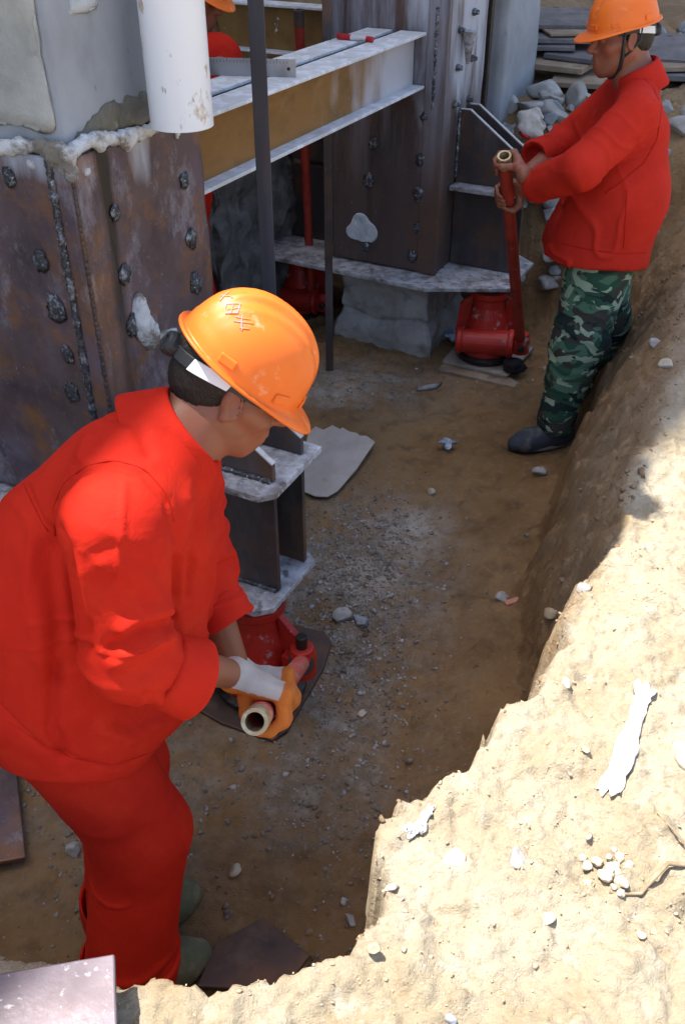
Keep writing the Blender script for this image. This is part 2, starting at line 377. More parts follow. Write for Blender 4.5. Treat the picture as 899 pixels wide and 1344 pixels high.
M['oldconc'] = pm('dusty_old_concrete', (0.29, 0.275, 0.25), [dict(c=(0.40, 0.39, 0.37), s=6, lo=0.42, hi=0.62, d=8), dict(c=(0.19, 0.17, 0.15), s=9, lo=0.56, hi=0.72, d=9), dict(c=(0.07, 0.06, 0.05), s=26, lo=0.68, hi=0.74, d=6, f=0.8)], rough=0.95, bumps=[dict(s=26, k=0.6, dist=0.012, d=9)])
M['grout'] = pm('white_grout', (0.58, 0.58, 0.58), [dict(c=(0.20, 0.175, 0.14), s=9, lo=0.47, hi=0.57, d=9, r=.7), dict(c=(0.10, 0.085, 0.06), s=12, lo=0.6, hi=0.7, d=8, f=0.8)], rough=0.9, bumps=[dict(s=40, k=0.7, dist=0.008, d=8)])
M['wetmortar'] = pm('wet_mortar', (0.15, 0.135, 0.10), [dict(c=(0.07, 0.06, 0.045), s=8, lo=0.45, hi=0.65, d=8), dict(c=(0.30, 0.29, 0.26), s=20, lo=0.62, hi=0.72, d=6)], rough=0.45, bumps=[dict(s=22, k=0.8, dist=0.015, d=8)])
M['pvc'] = pm('white_pvc', (0.80, 0.80, 0.81), [dict(c=(0.42, 0.27, 0.13), s=11, lo=0.60, hi=0.65, d=6, st=(1, 1, 0.6), f=0.8), dict(c=(0.25, 0.22, 0.2), s=26, lo=0.63, hi=0.67, d=3, st=(1, 1, 0.4), f=0.7), dict(c=(0.70, 0.69, 0.68), s=4, lo=0.5, hi=0.7, f=0.6)], rough=0.35, bumps=[dict(s=30, k=0.03, dist=0.002)])
M['jackred'] = pm('worn_red_paint', (0.42, 0.022, 0.012), [dict(c=(0.30, 0.014, 0.01), s=8, lo=0.5, hi=0.7, d=6), dict(c=(0.40, 0.36, 0.36), s=11, lo=0.585, hi=0.66, d=9, r=0.7, f=0.9), dict(c=(0.06, 0.03, 0.025), s=18, lo=0.62, hi=0.68, d=9, f=0.85)], rough=0.45, rvar=0.12, bumps=[dict(s=45, k=0.25, dist=0.003)])
M['pipered'] = pm('scuffed_red_pipe', (0.36, 0.035, 0.02), [dict(c=(0.22, 0.022, 0.015), s=16, lo=0.48, hi=0.66, d=7), dict(c=(0.07, 0.03, 0.025), s=30, lo=0.62, hi=0.68, d=7, f=0.8), dict(c=(0.45, 0.2, 0.15), s=60, lo=0.64, hi=0.72, d=5, f=0.6)], rough=0.5, rvar=0.1, bumps=[dict(s=60, k=0.2, dist=0.002)])
M['pipepink'] = pm('bright_red_pipe', (0.55, 0.10, 0.07), [dict(c=(0.6, 0.25, 0.2), s=22, lo=0.5, hi=0.68, d=6), dict(c=(0.3, 0.05, 0.03), s=30, lo=0.6, hi=0.7)], rough=0.5)
M['brass'] = pm('bare_worn_pipe_end', (0.40, 0.30, 0.17), [dict(c=(0.62, 0.52, 0.36), s=30, lo=0.5, hi=0.65), dict(c=(0.1, 0.07, 0.04), s=22, lo=0.62, hi=0.7)], rough=0.4, metal=0.5)
M['greasesteel'] = pm('greasy_dark_steel', (0.035, 0.03, 0.028), [dict(c=(0.09, 0.06, 0.045), s=18, lo=0.5, hi=0.7)], rough=0.4, metal=0.5)
M['postblue'] = pm('blue_grey_rolled_post', (0.055, 0.056, 0.072), [dict(c=(0.11, 0.11, 0.14), s=9, lo=0.45, hi=0.7, st=(1, 1, 0.1), d=6), dict(c=(0.12, 0.07, 0.05), s=10, lo=0.58, hi=0.75, st=(1, 1, 0.3), d=7, f=0.8)], rough=0.42, metal=0.45, bumps=[dict(s=60, k=0.1, dist=0.002)])
M['redcloth'] = pm('red_work_cloth', (0.53, 0.020, 0.008), [dict(c=(0.46, 0.014, 0.006), s=4, lo=0.4, hi=0.65, d=5), dict(c=(0.57, 0.028, 0.010), s=11, lo=0.5, hi=0.7, d=6, f=0.6)], rough=0.8, spec=0.12, sheen=0.0, bumps=[dict(s=26, k=0.16, dist=0.012, d=4, ds=1.2), dict(s=900, k=0.10, dist=0.001, d=1)])
M['redcloth2'] = pm('dusty_red_work_cloth', (0.52, 0.026, 0.013), [dict(c=(0.43, 0.018, 0.010), s=4, lo=0.4, hi=0.65, d=5), dict(c=(0.55, 0.16, 0.14), s=5, lo=0.67, hi=0.8, d=8, f=0.5)], rough=0.8, spec=0.12, sheen=0.0, bumps=[dict(s=24, k=0.18, dist=0.012, d=4, ds=1.2), dict(s=900, k=0.10, dist=0.001, d=1)])
M['skin'] = pm('tanned_skin', (0.25, 0.094, 0.052), [dict(c=(0.30, 0.088, 0.052), s=14, lo=0.45, hi=0.65, f=0.7), dict(c=(0.18, 0.065, 0.036), s=30, lo=0.55, hi=0.72, f=0.5)], rough=0.48, spec=0.4, sub=0.08, bumps=[dict(s=160, k=0.15, dist=0.002), dict(s=30, k=0.08, dist=0.004)])
M['hair'] = pm('short_black_hair', (0.012, 0.010, 0.009), [dict(c=(0.018, 0.015, 0.013), s=260, lo=0.5, hi=0.65, st=(1, 1, 0.2))], rough=0.5, bumps=[dict(s=420, k=0.8, dist=0.004, st=(1, 1, 0.25))])
M['helmet'] = pm('orange_hat_plastic', (0.86, 0.175, 0.015), [dict(c=(0.80, 0.15, 0.012), s=6, lo=0.4, hi=0.65), dict(c=(0.85, 0.45, 0.28), s=22, lo=0.62, hi=0.74, d=8, f=0.6), dict(c=(0.40, 0.10, 0.03), s=60, lo=0.66, hi=0.72, d=5, f=0.6)], rough=0.42, rvar=0.12, spec=0.4, sub=0.0, bumps=[dict(s=9, k=0.03, dist=0.005), dict(s=120, k=0.05, dist=0.002)])
M['band'] = pm('black_plastic_band', (0.02, 0.022, 0.026), [], rough=0.45)
M['whiteband'] = pm('white_plastic_band', (0.72, 0.73, 0.76), [], rough=0.45)
M['marking'] = pm('faded_purple_print', (0.72, 0.30, 0.40), [dict(c=(0.86, 0.26, 0.06), s=60, lo=0.42, hi=0.56)], rough=0.6)
M['glovewhite'] = pm('white_knit_glove', (0.47, 0.43, 0.38), [dict(c=(0.46, 0.40, 0.33), s=22, lo=0.5, hi=0.7, d=6)], rough=0.9, bumps=[dict(s=300, k=0.4, dist=0.002)])
M['gloveorange'] = pm('orange_rubber_palm', (0.62, 0.17, 0.015), [dict(c=(0.45, 0.10, 0.012), s=24, lo=0.5, hi=0.68), dict(c=(0.3, 0.14, 0.06), s=40, lo=0.6, hi=0.7, f=0.7)], rough=0.55, bumps=[dict(s=120, k=0.4, dist=0.003)])
def glove_mat():
    m = M['glovewhite'].copy(); m.name = 'dipped_glove'; t = m.node_tree; b = t.nodes['Principled BSDF']; src = b.inputs['Base Color'].links[0].from_socket
    at = t.nodes.new('ShaderNodeAttribute'); at.attribute_name = 'coat'; mr = t.nodes.new('ShaderNodeMapRange'); mr.inputs[1].default_value = .35; mr.inputs[2].default_value = .6; t.links.new(at.outputs['Fac'], mr.inputs[0])
    nz = t.nodes.new('ShaderNodeTexNoise'); nz.inputs['Scale'].default_value = 40; cr = t.nodes.new('ShaderNodeMixRGB'); cr.inputs[1].default_value = (.60, .165, .014, 1); cr.inputs[2].default_value = (.40, .10, .02, 1); t.links.new(nz.outputs[0], cr.inputs[0])
    mx = t.nodes.new('ShaderNodeMixRGB'); t.links.new(mr.outputs[0], mx.inputs[0]); t.links.new(src, mx.inputs[1]); t.links.new(cr.outputs[0], mx.inputs[2]); t.links.new(mx.outputs[0], b.inputs['Base Color']); return m
M['glove'] = glove_mat()
M['camo'] = pm('camouflage_cloth', (0.028, 0.078, 0.046), [
    dict(c=(0.080, 0.160, 0.098), s=7.5, lo=0.47, hi=0.485, d=2, of=1.3, ds=0.6, st=(1, 1, 1.5)),
    dict(c=(0.055, 0.048, 0.040), s=8.0, lo=0.55, hi=0.565, d=2, of=5.1, ds=0.6, st=(1, 1, 1.6)),
    dict(c=(0.30, 0.38, 0.26), s=9.0, lo=0.555, hi=0.57, d=2.5, of=9.7, ds=0.8, st=(1, 1, 1.6)),
    dict(c=(0.016, 0.03, 0.026), s=8.5, lo=0.58, hi=0.595, d=2, of=14.0, ds=0.6, st=(1, 1, 1.6))], rough=0.85, spec=0.2, bumps=[dict(s=24, k=0.2, dist=0.012, d=4, ds=1.0), dict(s=800, k=0.1, dist=0.001)])
M['bootgreen'] = pm('muddy_green_canvas', (0.10, 0.115, 0.07), [dict(c=(0.20, 0.175, 0.11), s=14, lo=0.45, hi=0.62, d=6), dict(c=(0.25, 0.24, 0.2), s=40, lo=0.6, hi=0.7, f=0.6)], rough=0.85, bumps=[dict(s=60, k=0.3, dist=0.003)])
M['bootblue'] = pm('dusty_dark_shoe', (0.035, 0.042, 0.055), [dict(c=(0.12, 0.115, 0.10), s=16, lo=0.5, hi=0.66, d=6)], rough=0.7, bumps=[dict(s=60, k=0.2, dist=0.003)])
M['sole'] = pm('grey_rubber_sole', (0.20, 0.19, 0.165), [], rough=0.85)
M['cardboard'] = pm('dusty_cardboard', (0.42, 0.37, 0.32), [dict(c=(0.50, 0.46, 0.41), s=8, lo=0.42, hi=0.66, d=7), dict(c=(0.30, 0.24, 0.18), s=20, lo=0.62, hi=0.74, d=6, f=0.6)], rough=0.9, bumps=[dict(s=40, k=0.15, dist=0.003)])
M['ply'] = pm('dusty_plywood', (0.27, 0.235, 0.19), [dict(c=(0.36, 0.32, 0.27), s=10, lo=0.45, hi=0.65, d=7, st=(1, 5, 1)), dict(c=(0.14, 0.11, 0.085), s=12, lo=0.6, hi=0.72, d=6)], rough=0.9, bumps=[dict(s=50, k=0.3, dist=0.003, st=(1, 5, 1))])
M['stackplate'] = pm('blue_grey_stacked_steel', (0.14, 0.135, 0.145), [dict(c=(0.22, 0.205, 0.20), s=6, lo=0.42, hi=0.65, d=8), dict(c=(0.20, 0.13, 0.09), s=8, lo=0.56, hi=0.72, d=8), dict(c=(0.06, 0.055, 0.06), s=12, lo=0.58, hi=0.7, d=6)], rough=0.55, rvar=0.12, metal=0.25, bumps=[dict(s=40, k=0.25, dist=0.003)])
M['stackbrown'] = pm('dusty_brown_stacked_steel', (0.26, 0.19, 0.13), [dict(c=(0.34, 0.27, 0.19), s=7, lo=0.45, hi=0.65, d=8), dict(c=(0.12, 0.10, 0.09), s=10, lo=0.56, hi=0.7, d=8)], rough=0.8, bumps=[dict(s=40, k=0.3, dist=0.003)])
M['plateback'] = pm('mauve_steel_plate', (0.13, 0.10, 0.115), [dict(c=(0.20, 0.17, 0.20), s=5, lo=0.42, hi=0.66, d=8), dict(c=(0.10, 0.055, 0.045), s=7, lo=0.55, hi=0.72, d=8), dict(c=(0.58, 0.58, 0.6), s=13, lo=0.64, hi=0.70, d=8, st=(1, 2.2, 1), f=0.85), dict(c=(0.5, 0.5, 0.52), s=90, lo=0.66, hi=0.74, d=3, f=0.5)], rough=0.5, rvar=0.12, metal=0.2, bumps=[dict(s=50, k=0.3, dist=0.002)])
M['floorplate'] = pm('rusty_buried_plate', (0.085, 0.055, 0.045), [dict(c=(0.17, 0.085, 0.045), s=7, lo=0.48, hi=0.68, d=8), dict(c=(0.045, 0.035, 0.035), s=9, lo=0.54, hi=0.7, d=7), dict(c=(0.25, 0.19, 0.13), s=5, lo=0.58, hi=0.75, d=8, f=0.7)], rough=0.55, rvar=0.12, metal=0.2, bumps=[dict(s=40, k=0.3, dist=0.003)])
M['stone'] = pm('grey_stone', (0.30, 0.29, 0.27), [dict(c=(0.42, 0.41, 0.39), s=14, lo=0.42, hi=0.62, d=7), dict(c=(0.17, 0.155, 0.14), s=22, lo=0.58, hi=0.7, d=7)], rough=0.9, bumps=[dict(s=40, k=0.5, dist=0.006, d=8)])
M['palestone'] = pm('pale_limy_stone', (0.43, 0.37, 0.28), [dict(c=(0.52, 0.47, 0.39), s=16, lo=0.42, hi=0.62, d=7), dict(c=(0.36, 0.30, 0.21), s=20, lo=0.56, hi=0.7, d=7)], rough=0.95, bumps=[dict(s=50, k=0.5, dist=0.005, d=8)])
M['bluestone'] = pm('blue_grey_block', (0.24, 0.26, 0.29), [dict(c=(0.34, 0.36, 0.39), s=9, lo=0.45, hi=0.65, d=7), dict(c=(0.17, 0.15, 0.12), s=12, lo=0.58, hi=0.7, d=7)], rough=0.9, bumps=[dict(s=40, k=0.4, dist=0.006, d=8)])
M['gravel'] = pm('mixed_gravel', (0.20, 0.175, 0.145), [dict(c=(0.36, 0.35, 0.34), s=18, lo=0.54, hi=0.60, d=2), dict(c=(0.13, 0.095, 0.065), s=23, lo=0.55, hi=0.62, d=2), dict(c=(0.30, 0.34, 0.42), s=31, lo=0.66, hi=0.70, d=2)], rough=0.9, bumps=[dict(s=120, k=0.3, dist=0.003)])
M['clods'] = pm('dry_earth_clods', (0.40, 0.315, 0.20), [dict(c=(0.52, 0.45, 0.34), s=25, lo=0.45, hi=0.6, d=3), dict(c=(0.36, 0.27, 0.17), s=30, lo=0.55, hi=0.65, d=3)], rough=0.95, bumps=[dict(s=90, k=0.6, dist=0.004)])
M['soil'] = pm('brown_soil_crumbs', (0.20, 0.135, 0.075), [dict(c=(0.28, 0.21, 0.13), s=25, lo=0.45, hi=0.6, d=3), dict(c=(0.12, 0.075, 0.04), s=30, lo=0.55, hi=0.65, d=3)], rough=0.95, bumps=[dict(s=90, k=0.6, dist=0.004)])
M['bag'] = pm('white_plastic_film', (0.80, 0.80, 0.78), [dict(c=(0.62, 0.58, 0.5), s=12, lo=0.55, hi=0.72, f=0.6)], rough=0.4, sub=0.0, bumps=[dict(s=40, k=0.4, dist=0.006)])
M['twig'] = pm('dry_root', (0.22, 0.16, 0.10), [dict(c=(0.33, 0.26, 0.17), s=40, lo=0.45, hi=0.65)], rough=0.9)
M['foil'] = pm('crumpled_blue_film', (0.28, 0.36, 0.46), [dict(c=(0.6, 0.65, 0.7), s=30, lo=0.5, hi=0.65)], rough=0.3, metal=0.3)
M['blackrag'] = pm('black_rag', (0.012, 0.012, 0.014), [], rough=0.9, bumps=[dict(s=60, k=0.5, dist=0.006)])
M['brick'] = pm('pink_brick_chip', (0.45, 0.20, 0.13), [dict(c=(0.55, 0.33, 0.25), s=40, lo=0.5, hi=0.65)], rough=0.9)
M['rule'] = pm('brushed_rule_steel', (0.42, 0.42, 0.44), [dict(c=(0.32, 0.31, 0.31), s=14, lo=0.5, hi=0.7)], rough=0.35, metal=0.7)
M['ink'] = pm('black_ink', (0.02, 0.02, 0.02), [], rough=0.6)
M['penred'] = pm('red_pen_plastic', (0.40, 0.012, 0.02), [], rough=0.3)
M['penwhite'] = pm('pale_pen_barrel', (0.6, 0.6, 0.62), [], rough=0.3)
M['whitewash'] = pm('pale_grout_smear', (0.50, 0.53, 0.55), [dict(c=(0.36, 0.38, 0.40), s=16, lo=0.5, hi=0.66)], rough=0.9, bumps=[dict(s=60, k=0.4, dist=0.004)])
M['facade'] = pm('shade_block_render', (0.45, 0.42, 0.38), [dict(c=(0.36, 0.33, 0.30), s=0.6, lo=0.45, hi=0.7)], rough=0.9)
M['glass'] = pm('dark_window_glass', (0.03, 0.035, 0.04), [], rough=0.08, spec=0.6)

# ------------------------------------------------------------------ the ground: trench floor, banks and everything to the horizon
PIT = np.array([(-2.4, 1.45), (-1.3, 1.0), (-.85, .86), (-.563, .832), (-.351, .785), (-.182, .795), (-.061, .815), (0, .845), (.052, .898), (.085, .948), (.063, 1.023), (.072, 1.088), (.163, 1.174), (.227, 1.229), (.376, 1.412), (.523, 1.576), (.558, 1.707), (.654, 1.852), (.751, 2.013), (.837, 2.231), (.935, 2.394), (1.072, 2.671), (1.232, 3.183), (1.40, 3.62), (1.58, 4.1), (1.85, 4.75), (1.45, 5.15), (.95, 5.4), (.2, 5.75), (-.4, 5.8), (-.9, 5.2), (-1.3, 4.6), (-2.5, 2.4)])
def pit_sd(x, y):            # positive outside the trench
    P = np.stack([x, y], 1); d = np.full(len(x), 1e9); ins = np.zeros(len(x), bool)
    n = len(PIT)
    for i in range(n):
        a, b = PIT[i], PIT[(i + 1) % n]; ba = b - a; q = P - a
        t = np.clip(q @ ba / (ba @ ba), 0, 1); d = np.minimum(d, np.linalg.norm(q - t[:, None] * ba, axis=1))
        c = (a[1] > y) != (b[1] > y)
        if abs(b[1] - a[1]) > 1e-9: ins ^= c & (x < (b[0] - a[0]) * (y - a[1]) / (b[1] - a[1]) + a[0])
    return np.where(ins, -d, d)
def height(x, y):
    x = np.asarray(x, float).ravel(); y = np.asarray(y, float).ravel()
    P = np.stack([x, y, np.zeros_like(x)], 1)
    sdv = pit_sd(x, y)
    near = np.exp(-((x ** 2 + (y - 2) ** 2) / 60.0))
    sdv = sdv + near * (0.034 * fbm(P * 7, 4, 3) + 0.026 * fbm(P * 24, 4, 5, .65))
    v = x * VX + y * VY
    top = 0.66 + 0.36 * sstep(4.0, 5.1, y) + 0.45 * sstep(-2.2, -2.9, v) * sstep(2.0, 3.0, y)
    right = sstep(1.3, 2.8, y) * sstep(0.1, 0.6, x)
    far = sstep(4.2, 5.0, y); left = sstep(-2.0, -2.6, v)
    wd = 0.055 + 0.30 * right + 0.18 * far + 0.25 * left
    t = np.clip(1 + sdv / wd, 0, 1)
    prof = (1 - right) * (t * t * (3 - 2 * t)) + right * (1 - (1 - t) ** 1.7)
    floor = 0.10 * sstep(-0.80, -0.05, sdv) * (1 - left) * sstep(.0, .45, x) + 0.045 * fbm(P * 2.2, 3, 9) + 0.026 * fbm(P * 6, 4, 19, .6) * sstep(-.02, -.2, sdv)
    z = floor + (top - floor) * prof
    onbank = sstep(-0.05, 0.06, sdv)
    amp = 0.018 + 0.022 * onbank + 0.055 * (prof * (1 - prof) * 4) 
    z = z + near * (amp + .035 * far) * fbm(P * 11, 6, 21, 0.6)
    wallish = np.clip(prof * (1 - prof) * 4, 0, 1)
    z = z + near * (0.005 + 0.010 * onbank + 0.032 * wallish) * (np.abs(fbm(P * 22, 5, 33, .6)) * 2 - 0.4)
    z = z + near * (0.004 + 0.007 * onbank) * fbm(P * 60, 4, 41, 0.7)
    z = z + onbank * 0.05 * fbm(P * 1.3, 3, 51) * near - 0.05 * sstep(0.3, 1.2, np.sqrt(x * x + y * y) * 0 + (0.55 - y)) * 0
    lv = np.zeros_like(z)                      # trodden level where people and plates stand
    for cx_, cy_, rx_, ry_ in ((-.47, 1.20, .26, .22), (-.2, 1.2, .22, .14), (.86, 3.51, .20, .16), (1.12, 3.93, .18, .14), (-.24, 2.1, .34, .36), (.72, 4.35, .34, .34), (0, 3.4, .3, .4), (-1.0, 1.7, .3, .35)):
        lv = np.maximum(lv, np.exp(-(((x - cx_) / rx_) ** 2 + ((y - cy_) / ry_) ** 2) ** 2))
    z = z + lv * (1 - sstep(.02, .35, prof)) * (0.004 + .12 * (z - floor) - z)
    # rubble heap at the far end
    z = z + 0.07 * far * sstep(-0.25, 0.2, sdv) * np.abs(fbm(P * 5, 4, 61)) 
    return z
def axis(segs):
    o = []
    for a, b, s in segs: o += list(np.arange(a, b, s))
    return np.array(o + [segs[-1][1]])
gx = axis([(-90, -20, 14), (-20, -6, 2.0), (-6, -2.4, 0.25), (-2.4, -1.1, 0.03), (-1.1, 1.5, 0.0075), (1.5, 2.6, 0.018), (2.6, 6, 0.2), (6, 20, 2), (20, 90, 14)])
gy = axis([(-60, -10, 10), (-10, 0.0, 0.7), (0.0, 0.45, 0.05), (0.45, 2.6, 0.0065), (2.6, 4.6, 0.012), (4.6, 7.5, 0.022), (7.5, 14, 0.3), (14, 30, 2), (30, 120, 15)])
GX, GY = np.meshgrid(gx, gy, indexing='ij'); gz = height(GX.ravel(), GY.ravel())
nx, ny = len(gx), len(gy)
ii = (np.arange(nx - 1)[:, None] * ny + np.arange(ny - 1)[None, :]).ravel()
GF = np.stack([ii, ii + ny, ii + ny + 1, ii + 1], 1)
def ground_material():
    m = bpy.data.materials.new('earth'); m.use_nodes = True; t = m.node_tree; N, L = t.nodes, t.links; b = N['Principled BSDF']
    tc = N.new('ShaderNodeTexCoord'); at = N.new('ShaderNodeAttribute'); at.attribute_name = 'dry'; at2 = N.new('ShaderNodeAttribute'); at2.attribute_name = 'grit'
    def noise(s, d=6, r=0.6, st=None):
        n = N.new('ShaderNodeTexNoise'); n.inputs['Scale'].default_value = s; n.inputs['Detail'].default_value = d; n.inputs['Roughness'].default_value = r; L.new(tc.outputs['Object'], n.inputs['Vector']); return n.outputs[0]
    def rng(f, a, c, o0=0.0, o1=1.0):
        r = N.new('ShaderNodeMapRange'); r.inputs[1].default_value = a; r.inputs[2].default_value = c; r.inputs[3].default_value = o0; r.inputs[4].default_value = o1; L.new(f, r.inputs[0]); return r.outputs[0]
    def mix(f, a, c, mode='MIX'):
        x = N.new('ShaderNodeMixRGB'); x.blend_type = mode
        for k, q in ((0, f), (1, a), (2, c)):
            if isinstance(q, (int, float)): x.inputs[k].default_value = q
            elif isinstance(q, tuple): x.inputs[k].default_value = (*q, 1)
            else: L.new(q, x.inputs[k])
        return x.outputs[0]
    def mul(a, c):
        x = N.new('ShaderNodeMath'); x.operation = 'MULTIPLY'; L.new(a, x.inputs[0]); L.new(c, x.inputs[1]); return x.outputs[0]
    damp = mix(rng(noise(2.2), 0.35, 0.65), (0.215, 0.122, 0.050), (0.335, 0.208, 0.098))
    damp = mix(rng(noise(9, 8), 0.5, 0.72, 0, 0.8), damp, (0.115, 0.068, 0.034))
    damp = mix(rng(noise(1.1, 3), 0.50, 0.66, 0, 0.55), damp, (0.10, 0.060, 0.030))
    damp = mix(rng(noise(30, 8), 0.55, 0.72, 0, 0.5), damp, (0.33, 0.245, 0.15))
    grit = mix(rng(noise(24, 8), 0.4, 0.65), (0.19, 0.155, 0.115), (0.33, 0.295, 0.25))
    damp = mix(mul(at2.outputs['Fac'], rng(noise(8, 8), 0.35, 0.6)), damp, grit)
    at3 = N.new('ShaderNodeAttribute'); at3.attribute_name = 'pale'; damp = mix(mul(at3.outputs['Fac'], rng(noise(13, 9, .7), 0.38, 0.58)), damp, (0.46, 0.42, 0.36))
    dry = mix(rng(noise(5, 8), 0.35, 0.65), (0.365, 0.295, 0.195), (0.475, 0.415, 0.315))
    dry = mix(rng(noise(16, 8, 0.7), 0.55, 0.72, 0, 0.8), dry, (0.52, 0.48, 0.40))
    dry = mix(rng(noise(40, 8), 0.56, 0.72, 0, 0.7), dry, (0.28, 0.20, 0.115))
    col = mix(at.outputs['Fac'], damp, dry)
    L.new(col, b.inputs['Base Color']); b.inputs['Roughness'].default_value = 0.95; b.inputs['Specular IOR Level'].default_value = 0.2
    b1 = N.new('ShaderNodeBump'); b1.inputs['Strength'].default_value = 0.8; b1.inputs['Distance'].default_value = 0.02; L.new(noise(55, 10, 0.7), b1.inputs['Height'])
    b2 = N.new('ShaderNodeBump'); b2.inputs['Strength'].default_value = 0.45; b2.inputs['Distance'].default_value = 0.004; L.new(noise(240, 4, 0.6), b2.inputs['Height']); L.new(b1.outputs[0], b2.inputs['Normal'])
    L.new(b2.outputs[0], b.inputs['Normal'])
    return m
ground = mobj('ground', np.stack([GX.ravel(), GY.ravel(), gz], 1), GF, ground_material(), smooth=True, kind='structure', origin=(0, 0, 0))
# soil tones stored on the mesh: how dry the earth is (top of the banks) and where the grit lies
sdg = pit_sd(GX.ravel(), GY.ravel()); Pg = np.stack([GX.ravel(), GY.ravel(), gz], 1)
dry = sstep(-0.10, 0.03, sdg + 0.05 * fbm(Pg * 8, 4, 71))
dry = np.maximum(dry, 0.35 * sstep(0.12, 0.5, gz) * (GX.ravel() > 0.2)) * (1 - 0.45 * sstep(4.3, 5.0, GY.ravel())) * (1 - .55 * sstep(2.75, 3.35, GY.ravel() + .25 * fbm(Pg * 4, 3, 91)))  # dry tone cut back at the far bank to paint its shade
def blob(x, y, cx, cy, rx, ry): return np.exp(-((x - cx) / rx) ** 2 - ((y - cy) / ry) ** 2)
X_, Y_ = GX.ravel(), GY.ravel()
grit = np.clip(blob(X_, Y_, .0, 2.35, .3, .45) + blob(X_, Y_, .08, 2.75, .3, .4) + .8 * blob(X_, Y_, -.6, 1.75, .35, .4) + 1.0 * blob(X_, Y_, .25, 2.95, .12, .12) + .9 * blob(X_, Y_, .1, 4.1, .45, .3) + 0.8 * blob(X_, Y_, -.05, 1.75, .25, .25), 0, 1)
pale = np.clip(blob(X_, Y_, .27, 2.93, .13, .15) + .8 * blob(X_, Y_, .10, 2.62, .14, .12) + .6 * blob(X_, Y_, -.02, 4.02, .2, .12) + .5 * blob(X_, Y_, .16, 4.2, .3, .1), 0, 1)
for nm, dat in (('dry', dry), ('grit', grit), ('pale', pale)):
    a = ground.data.attributes.new(nm, 'FLOAT', 'POINT'); a.data.foreach_set('value', dat.astype(np.float32))

def hz(x, y): return float(height([x], [y])[0])

# unseen block added on the left, its roof line set to shade the trench
def shade_block():
    e0 = arr(SHADE[0][0], SHADE[0][1]); e1 = arr(SHADE[1][0], SHADE[1][1]); d = nrm(e1 - e0); n = arr(-d[1], d[0]); hgt = 14.0
    off = (hgt - 0.66) / math.tan(rad(SUN_EL)); base = e0 + SUN_DIR / np.linalg.norm(SUN_DIR) * off
    D3, N3 = arr(d[0], d[1], 0), arr(n[0], n[1], 0)
    a, bq, dep = -9.0, 26.0, 9.0
    c = arr(base[0], base[1], 0) + D3 * (a + bq) / 2 + N3 * dep / 2
    root = thing('unseen_shade_block', 'unseen pale block added left of the dig to shade the trench', 'shade_block', (c[0], c[1], 0.5))
    m = MB(); m.box(c + arr(0, 0, hgt / 2), D3, N3, AZ, (bq - a) / 2, dep / 2, hgt / 2); m.obj('wall', M['facade'], root)
    for fl in range(4):
        for k in range(9):
            p = arr(base[0], base[1], 0) + D3 * (a + 2.4 + k * 3.7) - N3 * 0.02 + arr(0, 0, 2.4 + fl * 3.1)
            q = MB(); q.box(p, D3, N3, AZ, 0.8, 0.04, 0.75); wo = q.obj('window', M['glass'], root)
SHADE = ((-0.45, 0.72), (1.67, 3.30))
shade_block()

# ------------------------------------------------------------------ columns
def rough_block(u0, u1, v0, v1, z0, z1, step, amp, sc, seed, taper=None, edge=None):
    """a box cut into a grid and roughened along its outward direction"""
    nu, nv, nz = [max(2, int(round((b - a) / step))) for a, b in ((u0, u1), (v0, v1), (z0, z1))]
    bm = bmesh.new(); bmesh.ops.create_cube(bm, size=1.0)
    bmesh.ops.subdivide_edges(bm, edges=bm.edges[:], cuts=1)
    V, F, idx = [], [], {}
    def vid(i, j, k):
        if (i, j, k) not in idx: idx[(i, j, k)] = len(V); V.append((i, j, k))
        return idx[(i, j, k)]
    for i in range(nu):
        for j in range(nv):
            F.append((vid(i, j, 0), vid(i, j + 1, 0), vid(i + 1, j + 1, 0), vid(i + 1, j, 0))); F.append((vid(i, j, nz), vid(i + 1, j, nz), vid(i + 1, j + 1, nz), vid(i, j + 1, nz)))
    for i in range(nu):
        for k in range(nz):
            F.append((vid(i, 0, k), vid(i + 1, 0, k), vid(i + 1, 0, k + 1), vid(i, 0, k + 1))); F.append((vid(i, nv, k), vid(i, nv, k + 1), vid(i + 1, nv, k + 1), vid(i + 1, nv, k)))
    for j in range(nv):
        for k in range(nz):
            F.append((vid(0, j, k), vid(0, j, k + 1), vid(0, j + 1, k + 1), vid(0, j + 1, k))); F.append((vid(nu, j, k), vid(nu, j + 1, k), vid(nu, j + 1, k + 1), vid(nu, j, k + 1)))
    bm.free()
    G = np.array(V, float) / arr(nu, nv, nz)
    C = G * arr(u1 - u0, v1 - v0, z1 - z0) + arr(u0, v0, z0); cc = arr((u0 + u1) / 2, (v0 + v1) / 2, (z0 + z1) / 2)
    o = np.zeros_like(C)
    for a in range(3): o[:, a] = np.where(G[:, a] < 1e-6, -1, np.where(G[:, a] > 1 - 1e-6, 1, 0))
    ne = np.abs(o).sum(1)
    n = fbm(C * sc, 5, seed) * amp - amp * 0.4; n = n - (ne >= 2) * amp * (0.8 + 0.8 * vnoise(C * sc * 1.7, seed + 5))
    n3 = o / np.maximum(np.linalg.norm(o, axis=1, keepdims=True), 1)
    C = C + n3 * n[:, None]
    if taper is not None: C = taper(C, cc)
    Wd = C[:, :1] * AU + C[:, 1:2] * AV + C[:, 2:] * AZ
    return Wd, np.array(F)
def blobmesh(r, sub=2, seed=0, amp=0.35, sq=(1, 1, 1), sc=2.2):
    bm = bmesh.new(); bmesh.ops.create_icosphere(bm, subdivisions=sub, radius=1.0)
    V = np.array([v.co[:] for v in bm.verts]); F = np.array([[v.index for v in f.verts] for f in bm.faces]); bm.free()
    V = V * (1 + amp * fbm(V * sc + seed * 7.13, 3, seed))[:, None] * arr(*sq) * r
    return V, F
